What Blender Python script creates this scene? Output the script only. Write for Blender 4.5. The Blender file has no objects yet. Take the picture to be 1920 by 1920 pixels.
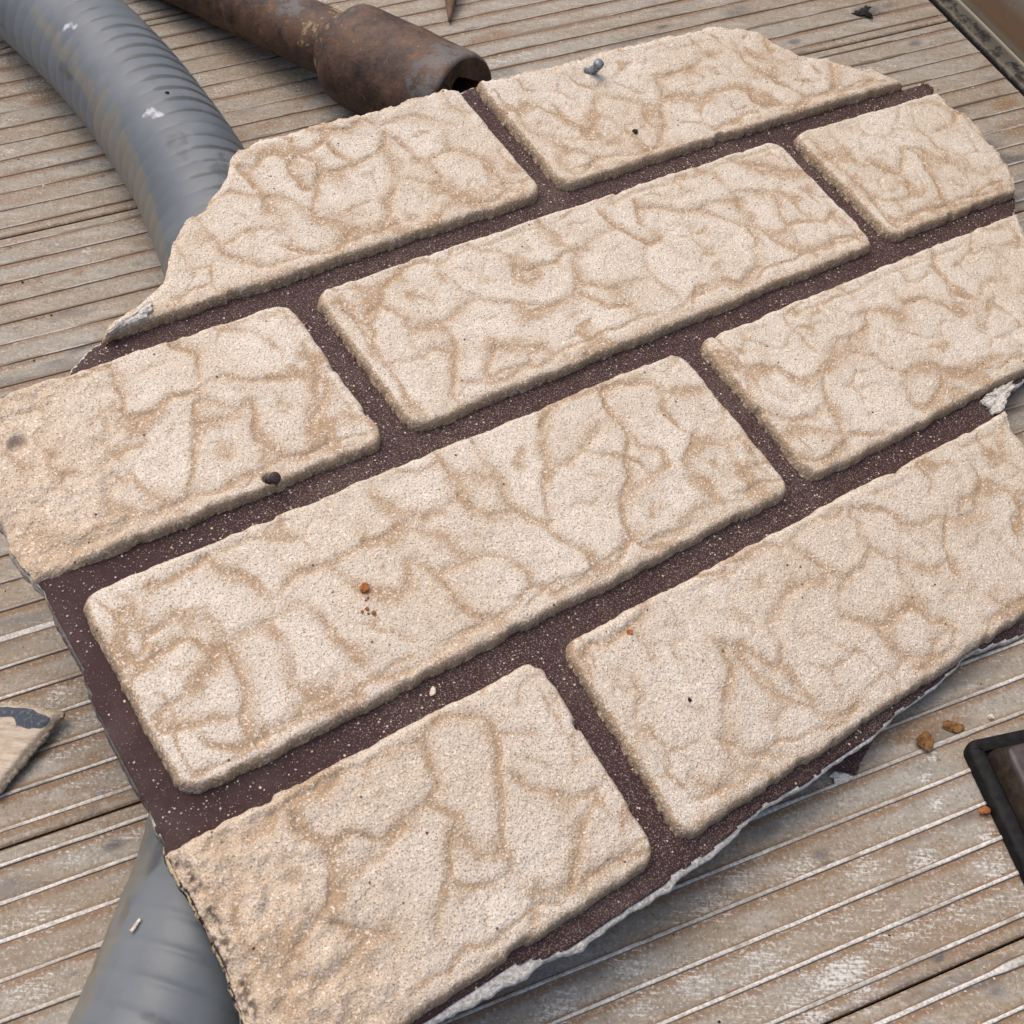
import bpy, math
import numpy as np
from mathutils import Matrix
rad = math.radians
SC = bpy.context.scene
COL = SC.collection

# ------------------------------------------------------------------ camera, world, sun
CAM_F, CAM_PITCH, CAM_ROLL, CAM_H = 2318.0, 0.61197414, 0.04598759, 0.36318361   # focal length in px of a 1920 px frame
cam_d = bpy.data.cameras.new("camera")
cam_d.sensor_width = 36.0
cam_d.lens = CAM_F / 1920 * 36.0
cam_d.clip_start = 0.01
cam_d.clip_end = 50
cam_d.dof.use_dof = True; cam_d.dof.focus_distance = 0.43; cam_d.dof.aperture_fstop = 48
cam = bpy.data.objects.new("camera", cam_d)
cam.matrix_world = Matrix.Translation((0, 0, CAM_H)) @ Matrix.Rotation(CAM_PITCH, 4, 'X') @ Matrix.Rotation(CAM_ROLL, 4, 'Z')
COL.objects.link(cam)
SC.camera = cam

SUN_EL, SUN_AZ = rad(66), rad(-40)          # azimuth from +Y towards +X
w = bpy.data.worlds.new("World"); SC.world = w; w.use_nodes = True
nt = w.node_tree
bg = nt.nodes["Background"]
sky = nt.nodes.new("ShaderNodeTexSky")
sky.sky_type = 'NISHITA'; sky.sun_disc = False
sky.sun_elevation = SUN_EL; sky.sun_rotation = SUN_AZ
sky.dust_density = 6.0; sky.air_density = 0.9; sky.ozone_density = 0.5
nt.links.new(sky.outputs[0], bg.inputs[0]); bg.inputs[1].default_value = 0.15
sd_ = bpy.data.lights.new("sun", 'SUN'); sd_.energy = 0.65; sd_.angle = rad(80); sd_.color = (1.0, 0.96, 0.91)
sun = bpy.data.objects.new("sun", sd_)
sdir = np.array([math.sin(SUN_AZ) * math.cos(SUN_EL), math.cos(SUN_AZ) * math.cos(SUN_EL), math.sin(SUN_EL)])
from mathutils import Vector
sun.rotation_euler = Vector(sdir).to_track_quat('Z', 'Y').to_euler()
sun.location = sdir * 3
COL.objects.link(sun)
SC.view_settings.view_transform = 'Standard'
SC.view_settings.look = 'None'
SC.view_settings.exposure = 0.50
SC.view_settings.gamma = 1.0

ZF = -0.0015                                # floor level

# ------------------------------------------------------------------ small maths helpers
RNG = np.random.default_rng(7)
_LAT = np.random.default_rng(11).random((256, 256)).astype(np.float64)
def vnoise(x, y, seed=0):
    x = np.asarray(x, float) + seed * 17.31; y = np.asarray(y, float) + seed * 9.77
    xi = np.floor(x).astype(int); yi = np.floor(y).astype(int)
    fx = x - xi; fy = y - yi
    fx = fx * fx * (3 - 2 * fx); fy = fy * fy * (3 - 2 * fy)
    a = _LAT[xi & 255, yi & 255]; b = _LAT[(xi + 1) & 255, yi & 255]
    c = _LAT[xi & 255, (yi + 1) & 255]; d = _LAT[(xi + 1) & 255, (yi + 1) & 255]
    return (a * (1 - fx) + b * fx) * (1 - fy) + (c * (1 - fx) + d * fx) * fy
def fbm(x, y, seed=0, oct=3):
    s = 0; a = 1; t = 0
    for o in range(oct):
        s = s + a * vnoise(x * 2 ** o, y * 2 ** o, seed + o * 3); t += a; a *= .5
    return s / t
def sstep(a, b, x):
    t = np.clip((x - a) / (b - a), 0, 1); return t * t * (3 - 2 * t)
def Rm(rx, ry, rz):
    return np.array(Matrix.Rotation(rz, 3, 'Z') @ Matrix.Rotation(ry, 3, 'Y') @ Matrix.Rotation(rx, 3, 'X'))
CM = np.array((Matrix.Rotation(CAM_PITCH, 3, 'X') @ Matrix.Rotation(CAM_ROLL, 3, 'Z')))
def ray(px):
    px = np.atleast_2d(np.array(px, float))
    return np.stack([(px[:, 0] - 960) / CAM_F, -(px[:, 1] - 960) / CAM_F, -np.ones(len(px))], 1) @ CM.T
def on_floor(px, z=ZF):                     # where a traced pixel lies on a level plane
    r = ray(px); t = (z - CAM_H) / r[:, 2]
    return r * t[:, None] + [0, 0, CAM_H]

# ------------------------------------------------------------------ scene helpers
def mesh_obj(name, V, faces, mat, parent=None, attrs=None, smooth=True, loc=None):
    """V (n,3); faces = list of (m,k) int arrays or python lists; ONE mesh object."""
    V = np.asarray(V, float)
    base = np.array(loc if loc is not None else (parent_base(parent) if parent else (0, 0, 0)), float)
    me = bpy.data.meshes.new(name)
    F = [np.asarray(f, int) for f in faces if len(f)]
    me.vertices.add(len(V)); me.vertices.foreach_set("co", (V - base).astype(np.float32).ravel())
    li = np.concatenate([f.ravel() for f in F]); cnt = np.concatenate([np.full(len(f), f.shape[1]) for f in F])
    me.loops.add(len(li)); me.loops.foreach_set("vertex_index", li.astype(np.int32))
    me.polygons.add(len(cnt))
    st = np.concatenate([[0], np.cumsum(cnt)[:-1]])
    me.polygons.foreach_set("loop_start", st.astype(np.int32)); me.polygons.foreach_set("loop_total", cnt.astype(np.int32))
    me.polygons.foreach_set("use_smooth", np.full(len(cnt), bool(smooth)))
    if attrs is not None:
        at = me.attributes.new("mask", 'FLOAT_COLOR', 'POINT')
        A = np.zeros((len(V), 4), np.float32); A[:, :attrs.shape[1]] = attrs
        at.data.foreach_set("color", A.ravel())
    me.update(); me.validate()
    me.materials.append(mat)
    o = bpy.data.objects.new(name, me); COL.objects.link(o)
    if parent: o.parent = parent
    else: o.location = base
    return o
BASE = {}
def parent_base(o):
    return BASE[o.name]
def thing(name, label, cat, loc, group=None):
    o = bpy.data.objects.new(name, None); COL.objects.link(o); o.location = tuple(loc); o.empty_display_size = .01
    BASE[o.name] = np.array(loc, float)
    tag(o, label, cat, group); return o
def tag(o, label, cat, group=None, kind=None):
    if label: o["label"] = label
    if cat: o["category"] = cat
    if group: o["group"] = group
    if kind: o["kind"] = kind
    return o
def sub(o, parent):                         # base of a part that will itself have sub-parts
    BASE[o.name] = BASE[parent.name]
def tube_faces(n, m, close=True):
    i = np.arange(n - 1)[:, None]; j = np.arange(m)[None, :]
    a = i * m + j; b = i * m + (j + 1) % m
    return np.stack([a, b, b + m, a + m], -1).reshape(-1, 4)
def grid_faces(nx, ny):
    i = np.arange(nx - 1)[:, None]; j = np.arange(ny - 1)[None, :]
    a = i * ny + j
    return np.stack([a, a + ny, a + ny + 1, a + 1], -1).reshape(-1, 4)

# ------------------------------------------------------------------ materials
class NT:
    def __init__(s, name):
        s.m = bpy.data.materials.new(name); s.m.use_nodes = True
        s.t = s.m.node_tree; s.b = s.t.nodes["Principled BSDF"]
        s.co = s.t.nodes.new("ShaderNodeTexCoord").outputs["Object"]
    def n(s, typ, **kw):
        o = s.t.nodes.new(typ)
        for k, v in kw.items(): setattr(o, k, v)
        return o
    def lk(s, a, b): s.t.links.new(a, b)
    def val(s, sock, v):
        if isinstance(v, bpy.types.NodeSocket): s.lk(v, sock)
        else: sock.default_value = v
    def noise(s, scale, detail=2, rough=.5, vec=None, stretch=None, rot=0, dist=0):
        t = s.n("ShaderNodeTexNoise"); t.inputs["Scale"].default_value = scale
        t.inputs["Detail"].default_value = detail; t.inputs["Roughness"].default_value = rough; t.inputs["Distortion"].default_value = dist
        v = vec or s.co
        if stretch or rot:
            mp = s.n("ShaderNodeMapping"); s.lk(v, mp.inputs[0]); mp.inputs["Rotation"].default_value = (0, 0, rot)
            mp.inputs["Scale"].default_value = stretch or (1, 1, 1); v = mp.outputs[0]
        s.lk(v, t.inputs["Vector"]); return t.outputs["Fac"]
    def vor(s, scale, feature='F1', vec=None):
        t = s.n("ShaderNodeTexVoronoi"); t.feature = feature; t.inputs["Scale"].default_value = scale
        s.lk(vec or s.co, t.inputs["Vector"]); return t
    def ramp(s, x, a, b):
        r = s.n("ShaderNodeMapRange"); r.interpolation_type = 'SMOOTHSTEP'
        s.val(r.inputs[0], x); r.inputs[1].default_value = a; r.inputs[2].default_value = b
        return r.outputs[0]
    def math(s, op, a, b=0.0, clamp=False):
        m = s.n("ShaderNodeMath", operation=op, use_clamp=clamp); s.val(m.inputs[0], a); s.val(m.inputs[1], b); return m.outputs[0]
    def mix(s, f, a, b, mode='MIX'):
        m = s.n("ShaderNodeMix", data_type='RGBA', blend_type=mode)
        s.val(m.inputs[0], f)
        for k, v in ((6, a), (7, b)):
            if isinstance(v, tuple): m.inputs[k].default_value = v + (1,) if len(v) == 3 else v
            else: s.lk(v, m.inputs[k])
        return m.outputs[2]
    def mask(s):
        a = s.n("ShaderNodeAttribute", attribute_name="mask"); sp = s.n("ShaderNodeSeparateColor"); s.lk(a.outputs["Color"], sp.inputs[0])
        return sp.outputs[0], sp.outputs[1], sp.outputs[2]
    def bump(s, h, strength=.5, dist=.0005, prev=None):
        b = s.n("ShaderNodeBump"); b.inputs["Strength"].default_value = strength; b.inputs["Distance"].default_value = dist
        s.lk(h, b.inputs["Height"])
        if prev is not None: s.lk(prev, b.inputs["Normal"])
        return b.outputs[0]
    def out(s, col, rough=.8, spec=.3, metal=0., normal=None):
        s.val(s.b.inputs["Base Color"], col if not isinstance(col, tuple) else col + (1,))
        s.val(s.b.inputs["Roughness"], rough); s.val(s.b.inputs["Metallic"], metal)
        s.b.inputs["Specular IOR Level"].default_value = spec
        if normal is not None: s.lk(normal, s.b.inputs["Normal"])
        return s.m

def mat_brick():
    s = NT("sandy_cream_plaster"); st, wear, dk = s.mask()
    g = s.noise(1150, 2, .6); g2 = s.noise(2100, 1); big = s.noise(38, 4, .6); mid = s.noise(190, 4, .65)
    f = s.math('ADD', st, s.math('MULTIPLY', s.math('SUBTRACT', mid, .5), .8))
    f = s.math('ADD', f, s.math('MULTIPLY', s.math('SUBTRACT', g, .5), 1.9))
    f = s.ramp(f, .14, .84)
    base = s.mix(s.ramp(big, .3, .7), (.53, .458, .368), (.60, .54, .458))
    base = s.mix(s.math('MULTIPLY', wear, .8), base, (.47, .345, .225))
    c = s.mix(f, base, (.365, .262, .168))
    c = s.mix(s.math('MULTIPLY', s.ramp(g, .54, .66), .6), c, (.84, .78, .70))
    c = s.mix(s.math('MULTIPLY', s.ramp(g2, .47, .30), .85), c, (.25, .155, .085))
    sp = s.vor(240)
    c = s.mix(s.math('MULTIPLY', s.ramp(sp.outputs["Distance"], .13, .07), s.ramp(s.noise(90, 1), .56, .62)), c, (.10, .055, .035))
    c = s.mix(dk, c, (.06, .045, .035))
    nb = s.bump(s.math('ADD', g, s.math('MULTIPLY', mid, 1.2)), .8, .0007)
    return s.out(c, .92, .10, 0, nb)
def mat_mortar():
    s = NT("maroon_mortar_coat"); st, wear, dk = s.mask()
    g = s.noise(1500, 2, .6); reg = s.noise(14, 3); v = s.noise(2300, 1)
    base = s.mix(s.noise(60, 4), (.032, .0150, .0155), (.045, .0225, .0235))
    th = s.math('ADD', s.math('MULTIPLY', st, -.09), .71)
    f = s.ramp(s.math('SUBTRACT', v, th), -.04, .05)
    f = s.math('MULTIPLY', f, s.ramp(s.math('ADD', reg, s.math('MULTIPLY', st, .5)), .30, .62))
    c = s.mix(s.math('MULTIPLY', s.ramp(s.noise(33, 5, .7), .48, .72), .35), base, (.105, .075, .065))
    c = s.mix(s.math('MULTIPLY', f, .5), c, (.33, .255, .21))
    gr = s.vor(420)
    c = s.mix(s.math('MULTIPLY', s.ramp(gr.outputs["Distance"], .17, .10), s.ramp(s.noise(140, 1), .55, .6)), c, (.60, .50, .40))
    return s.out(c, .72, .2, 0, s.bump(g, .35, .0004))
def mat_core():
    s = NT("torn_plaster_core"); st, wear, dk = s.mask()
    g = s.noise(900, 3, .65); g2 = s.noise(420, 3, .7)
    c = s.mix(s.ramp(g, .3, .7), (.36, .33, .285), (.66, .63, .58))
    c = s.mix(wear, c, s.mix(s.ramp(g2, .46, .56), (.50, .40, .25), (.025, .023, .025)))
    c = s.mix(dk, c, (.03, .02, .02))
    return s.out(c, .95, .1, 0, s.bump(g, .8, .0008))
def mat_floor():
    s = NT("weathered_ribbed_metal"); rust, scuff, dk = s.mask()
    th = 0.41363965
    a = s.noise(22, 5, .62, stretch=(.35, 1.6, 1), rot=-th); b = s.noise(120, 4, .65, stretch=(.3, 1.3, 1), rot=-th)
    fine = s.noise(900, 3, .7); sc = s.noise(500, 3, .8, stretch=(.25, 2.2, 1), rot=-th + 1.05); fib = s.noise(620, 3, .7, stretch=(.12, 1.5, 1), rot=-th)
    c = s.mix(s.ramp(a, .36, .66), (.235, .188, .130), (.258, .238, .200))
    c = s.mix(s.math('MULTIPLY', s.ramp(b, .48, .68), .6), c, (.34, .32, .29))
    c = s.mix(s.math('MULTIPLY', s.ramp(b, .46, .28), .45), c, (.15, .135, .12))
    r = s.ramp(s.math('ADD', rust, s.math('MULTIPLY', s.math('SUBTRACT', b, .5), 1.0)), .14, .85)
    c = s.mix(s.math('MULTIPLY', r, .85), c, (.19, .112, .057))
    w_ = s.ramp(s.math('ADD', scuff, s.math('MULTIPLY', s.math('SUBTRACT', s.math('MULTIPLY', s.math('ADD', sc, fine), .5), .5), 4.6)), .38, 1.05)
    m3 = s.noise(320, 4, .75); c = s.mix(s.math('MULTIPLY', s.ramp(m3, .47, .33), .55), c, (.125, .100, .078)); c = s.mix(s.math('MULTIPLY', s.ramp(m3, .55, .68), .5), c, (.42, .40, .37))
    c = s.mix(s.math('MULTIPLY', w_, .85), c, (.56, .555, .525))
    d_ = s.ramp(s.math('ADD', dk, s.math('ADD', s.math('MULTIPLY', s.math('SUBTRACT', b, .5), .9), s.math('MULTIPLY', s.math('SUBTRACT', fine, .5), .8))), .30, .95)
    c = s.mix(s.math('MULTIPLY', d_, .75), c, (.055, .057, .064))
    c = s.mix(s.math('MULTIPLY', s.ramp(fine, .46, .30), .6), c, (.085, .062, .045))
    c = s.mix(s.math('MULTIPLY', s.ramp(fine, .54, .68), .45), c, (.44, .42, .39))
    c = s.mix(s.math('MULTIPLY', s.ramp(fib, .62, .72), .35), c, (.50, .46, .41))
    nb = s.bump(b, .25, .0008); nb = s.bump(s.math('ADD', fine, s.math('MULTIPLY', fib, .8)), .35, .0003, nb)
    return s.out(c, s.math('ADD', s.math('MULTIPLY', w_, -.12), .66), .35, 0, nb)
def mat_rib():
    s = NT("worn_rib_metal"); rust, scuff, dk = s.mask()
    g = s.noise(1100, 3, .7); b = s.noise(90, 3, .6)
    c = s.mix(s.ramp(g, .35, .65), (.34, .315, .275), (.62, .595, .55))
    c = s.mix(s.math('MULTIPLY', s.ramp(b, .52, .7), .6), c, (.20, .14, .085))
    c = s.mix(rust, c, (.05, .034, .024))
    c = s.mix(scuff, c, (.12, .085, .055))
    return s.out(c, .5, .45, 0, s.bump(g, .5, .0003))
def mat_hose():
    s = NT("grey_corrugated_pvc"); val_, smear, dk = s.mask()
    a = s.noise(35, 4, .6); b = s.noise(160, 3, .6); f = s.noise(700, 2)
    c = s.mix(s.ramp(a, .3, .7), (.088, .102, .114), (.128, .142, .153))
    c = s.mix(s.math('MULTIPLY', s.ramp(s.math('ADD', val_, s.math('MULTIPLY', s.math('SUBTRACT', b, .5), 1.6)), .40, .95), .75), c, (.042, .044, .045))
    c = s.mix(s.math('MULTIPLY', s.ramp(s.math('ADD', smear, s.math('MULTIPLY', s.math('SUBTRACT', b, .5), 1.4)), .5, .9), .5), c, (.19, .155, .10))
    c = s.mix(s.math('MULTIPLY', s.ramp(s.math('ADD', dk, s.math('MULTIPLY', s.math('SUBTRACT', b, .5), 1.4)), .6, .9), .8), c, (.48, .50, .52))
    c = s.mix(s.math('MULTIPLY', s.ramp(b, .66, .74), .35), c, (.07, .072, .075))
    m = s.out(c, s.math('ADD', s.math('MULTIPLY', a, .25), .33), .4, 0, s.bump(s.math('ADD', b, s.math('MULTIPLY', f, .25)), .2, .0005))
    s.b.inputs["Subsurface Weight"].default_value = .25; s.b.inputs["Subsurface Radius"].default_value = (.003, .003, .003)
    s.b.inputs["Subsurface Scale"].default_value = 1.0
    return m
def mat_pipe(name="rusted_steel", light=0.):
    s = NT(name); yl, sc_, dk = s.mask()
    a = s.noise(45, 5, .65); b = s.noise(220, 4, .7); f = s.noise(900, 2, .6)
    c = s.mix(s.ramp(a, .35, .65), (.038, .022, .017), (.105, .058, .036))
    c = s.mix(s.math('MULTIPLY', s.ramp(b, .52, .68), .8), c, (.022, .018, .018))
    c = s.mix(s.math('MULTIPLY', s.ramp(b, .45, .32), .6), c, (.165, .085, .042))
    c = s.mix(s.math('MULTIPLY', s.ramp(s.math('ADD', yl, s.math('MULTIPLY', s.math('SUBTRACT', b, .5), 2.2)), .55, .85), .85), c, (.30, .21, .10))
    c = s.mix(s.math('MULTIPLY', s.ramp(s.math('ADD', sc_, s.math('MULTIPLY', s.math('SUBTRACT', b, .5), 2.0)), .5, .9), .55), c, (.15, .148, .145))
    c = s.mix(s.math('MULTIPLY', s.ramp(f, .70, .76), .7), c, (.34, .33, .31))
    return s.out(c, .6, .3, 0., s.bump(s.math('ADD', b, s.math('MULTIPLY', f, .4)), .5, .0008))
def simple(name, c1, c2, scale=300, rough=.7, spec=.3, metal=0, bump=.4, bd=.0004):
    s = NT(name); n_ = s.noise(scale, 4, .65)
    return s.out(s.mix(s.ramp(n_, .3, .7), c1, c2), rough, spec, metal, s.bump(n_, bump, bd))
def mat_side():
    s = NT("rusty_bed_side_paint"); rust, gr, dk = s.mask()
    a = s.noise(26, 5, .6); f = s.noise(500, 3, .7)
    c = s.mix(s.ramp(a, .35, .65), (.075, .066, .052), (.105, .094, .075))
    c = s.mix(s.ramp(s.math('ADD', rust, s.math('MULTIPLY', s.math('SUBTRACT', a, .5), .8)), .3, .9), c, (.075, .046, .028))
    c = s.mix(s.ramp(s.math('ADD', dk, s.math('MULTIPLY', s.math('SUBTRACT', s.noise(130, 4, .7), .5), 2.2)), .5, .8), c, (.018, .017, .018))
    c = s.mix(s.math('MULTIPLY', gr, .7), c, (.40, .34, .25))
    c = s.mix(s.math('MULTIPLY', s.ramp(f, .66, .72), .4), c, (.34, .31, .27))
    return s.out(c, .75, .12, 0, s.bump(f, .3, .0003))
def mat_shard():
    s = NT("broken_board_back"); pt, ed, dk = s.mask()
    f = s.noise(420, 4, .75, stretch=(.3, 1.6, 1), rot=.5); g = s.noise(900, 3, .6)
    c = s.mix(s.ramp(f, .35, .65), (.40, .32, .235), (.56, .48, .385))
    c = s.mix(s.ramp(s.math('ADD', pt, s.math('MULTIPLY', s.math('SUBTRACT', g, .5), .5)), .42, .58), c, s.mix(s.ramp(g, .5, .75), (.075, .085, .105), (.20, .21, .23)))
    c = s.mix(s.math('MULTIPLY', ed, .7), c, s.mix(s.ramp(g, .4, .6), (.20, .165, .12), (.42, .37, .29)))
    return s.out(c, .9, .15, 0, s.bump(s.math('ADD', f, g), .6, .0006))
M = dict(brick=mat_brick(), mortar=mat_mortar(), core=mat_core(), floor=mat_floor(), rib=mat_rib(), hose=mat_hose(),
         pipe=mat_pipe(), side=mat_side(), shard=mat_shard(),
         rubber=simple("black_rubber", (.006, .006, .0065), (.016, .015, .015), 350, .65, .12),
         plate=simple("dark_brown_plastic", (.030, .020, .022), (.062, .046, .048), 260, .5, .45),
         bevel=simple("brown_grimy_plastic", (.016, .011, .008), (.042, .030, .020), 300, .6, .2),
         zinc=simple("dull_zinc", (.11, .125, .14), (.30, .33, .35), 700, .5, .5, .3),
         nail=simple("dark_rusted_iron", (.020, .011, .011), (.055, .030, .030), 900, .6, .4),
         rust=simple("orange_rust_flake", (.075, .036, .015), (.24, .125, .05), 700, .9, .1, 0, .8, .0008),
         crumb=simple("orange_clay_crumb", (.20, .07, .022), (.42, .17, .06), 1200, .9, .1, 0, .8, .0006),
         pale=simple("pale_plaster_crumb", (.45, .38, .29), (.70, .62, .52), 1200, .9, .1),
         soot=simple("blackened_leaf", (.010, .008, .008), (.030, .024, .022), 500, .8, .2),
         wood=simple("brown_stake_wood", (.075, .045, .025), (.17, .11, .065), 260, .75, .25))

# ------------------------------------------------------------------ truck bed floor: ribbed planks
TH = 0.41363965
KZ = 1 + 0.0015 / CAM_H
SP, OFF = 0.01106555 * KZ, 0.56561661 * KZ
E1 = np.array([math.cos(TH), math.sin(TH)]); E2 = np.array([-math.sin(TH), math.cos(TH)])
EMIN, EMAX = -.36, .4215 * KZ
floor = thing("truck_bed_floor", None, None, (0, 0, ZF)); floor["kind"] = "structure"
def fl_en(px):
    p = on_floor(px); return np.stack([p[:, :2] @ E1, p[:, :2] @ E2], 1)
# (x, y, radius px, strength) marks seen on the floor
DARK = [(1625, 22, 26, 1.2), (1665, 10, 18, .8), (1385, 22, 34, .8), (1470, 55, 40, .45), (1500, 100, 24, .7), (1490, 78, 14, .9), (1715, 82, 14, .9), (1668, 65, 12, .8),
        (1722, 52, 14, .8), (1690, 28, 40, .35), (1830, 195, 26, .5), (1860, 262, 40, .5), (1885, 300, 30, .5), (1900, 385, 28, .7), (1905, 770, 20, .7),
        (212, 1585, 20, 1.0), (173, 1521, 22, .6), (130, 1830, 26, .6), (1538, 1603, 20, .8), (1550, 1618, 14, .7), (1885, 1800, 22, .6), (1758, 1795, 12, 1.),
        (1870, 1860, 20, .5), (1720, 1755, 20, .4), (190, 1490, 10, .8), (72, 334, 14, .6), (150, 300, 30, .35), (80, 365, 34, .4), (160, 318, 24, .4), (265, 455, 20, .6), (260, 495, 14, .6),
        (165, 475, 20, .6), (100, 645, 20, .4), (140, 660, 24, .5), (193, 331, 4, 1.4), (15, 466, 4, 1.4), (30, 615, 5, 1.4), (895, 70, 14, .5), (1020, 48, 12, .5), (1240, 50, 10, .6), (385, 110, 30, .4), (470, 140, 30, .35)]
RUST = [(80, 190, 26, .8), (110, 175, 30, .5), (640, 40, 20, .3), (930, 68, 30, .9), (900, 76, 22, 1.), (960, 62, 20, .7), (440, 255, 30, .8), (500, 235, 30, .7), (560, 225, 26, .5), (30, 325, 26, .9),
        (50, 320, 20, .7), (147, 513, 8, 1.2), (75, 540, 16, .5), (1693, 1383, 16, 1.3), (1740, 1365, 40, .75), (1790, 1350, 28, .7), (1640, 1825, 16, 1.3), (1760, 1800, 10, .9), (1850, 1525, 22, .9), (1860, 1560, 26, .7), (1890, 1700, 40, .4),
        (1885, 195, 26, .9), (1905, 240, 34, .9), (1870, 170, 20, .6), (1820, 70, 40, .3), (60, 1540, 40, .4), (30, 1800, 60, .5), (150, 1760, 40, .5), (250, 1570, 30, .4), (175, 1420, 14, 1.0),
        (1480, 1600, 30, .4), (1320, 1400, 0.1, .0), (1550, 1540, 30, .4), (1770, 1580, 30, .5)]
SCUF = [(1500, 1630, 40, .7), (1620, 1625, 44, .7), (1730, 1612, 34, .8), (1680, 1560, 30, .5), (1733, 1457, 14, .9), (1745, 1420, 18, .7), (1752, 1510, 14, .9), (1850, 1570, 16, .9), (1865, 1620, 40, .6),
        (1580, 1480, 40, .35), (1560, 1720, 60, .5), (1700, 1740, 60, .6), (1400, 1650, 50, .5), (1330, 1700, 60, .6), (1420, 1800, 70, .6), (1300, 1840, 60, .6), (1600, 1840, 60, .7), (1760, 1690, 50, .5),
        (1180, 1810, 50, .6), (1200, 1880, 60, .6), (1050, 1890, 50, .5), (1500, 1890, 50, .6), (1660, 1780, 40, .6), (1480, 1540, 40, .4), (1640, 1700, 60, .45), (1880, 1480, 30, .3), (1800, 1850, 60, .3),
        (210, 1480, 26, .5), (170, 1460, 30, .5), (230, 1690, 40, .45), (90, 1720, 40, .35), (60, 1880, 50, .35), (30, 1680, 40, .3), (200, 1640, 30, .3), (60, 1630, 30, .3), (165, 472, 12, .9), (15, 285, 12, .9), (22, 225, 12, .6), (110, 1290, 14, .4)]
def blobs(E, N, L):
    out = np.zeros_like(E)
    for (x, y, r, s) in L:
        if s <= 0: continue
        c = fl_en([(x, y)])[0]; q = fl_en([(x + r, y)])[0]
        R_ = np.linalg.norm(q - c) + 1e-6
        m = (np.abs(E - c[0]) < 4 * R_) & (np.abs(N - c[1]) < 2.4 * R_)
        d2 = ((E[m] - c[0]) / (1.35 * R_)) ** 2 + ((N[m] - c[1]) / (.8 * R_)) ** 2
        out[m] = np.maximum(out[m], s * np.exp(-d2))
    return out
def plank_dirt(E, N):
    ph = (OFF - N) / SP; f = ph - np.round(ph); dist = np.abs(f) * SP
    low = f > 0                                                  # camera side of the rib
    near = 1 + .35 * sstep(.25, .12, N); st = fbm(E * 22, N * 60, 5, 3) * near; reg = fbm(E * 7, N * 9, 8, 2)
    rust = np.where(low, .95, .55) * np.exp(-(dist / np.where(low, .0026, .0014)) ** 2) * np.clip((st - .22) * 2.8, 0, 1.2) * (.6 + .8 * sstep(.35, .65, reg))
    rust = rust + sstep(.34, .14, N) * (.25 + .6 * fbm(E * 40, N * 110, 9, 3)) * np.exp(-(dist / np.where(low, .0034, .0018)) ** 2)
    rust = np.maximum(rust, .5 * sstep(.60, .78, fbm(E * 30, N * 75, 21, 3)))
    rust = np.maximum(rust, blobs(E, N, RUST))
    scuff = .42 * sstep(.5, .75, fbm(E * 28, N * 60, 31, 3)) * (1 - np.exp(-(dist / .002) ** 2))
    scuff = scuff + blobs(E, N, SCUF) * .85
    dark = .62 * sstep(.60, .80, fbm(E * 32, N * 110, 41, 3)) + blobs(E, N, DARK)
    dark = dark + .5 * np.exp(-(dist / .0009) ** 2) * sstep(.5, .62, vnoise(E * 60, ph, 51))
    return np.stack([rust, scuff, dark], -1)
RIBP = {}
EDGES = [-12.5, -.5, 11.5, 23.5, 35.5, 47.5, 59.5]
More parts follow.
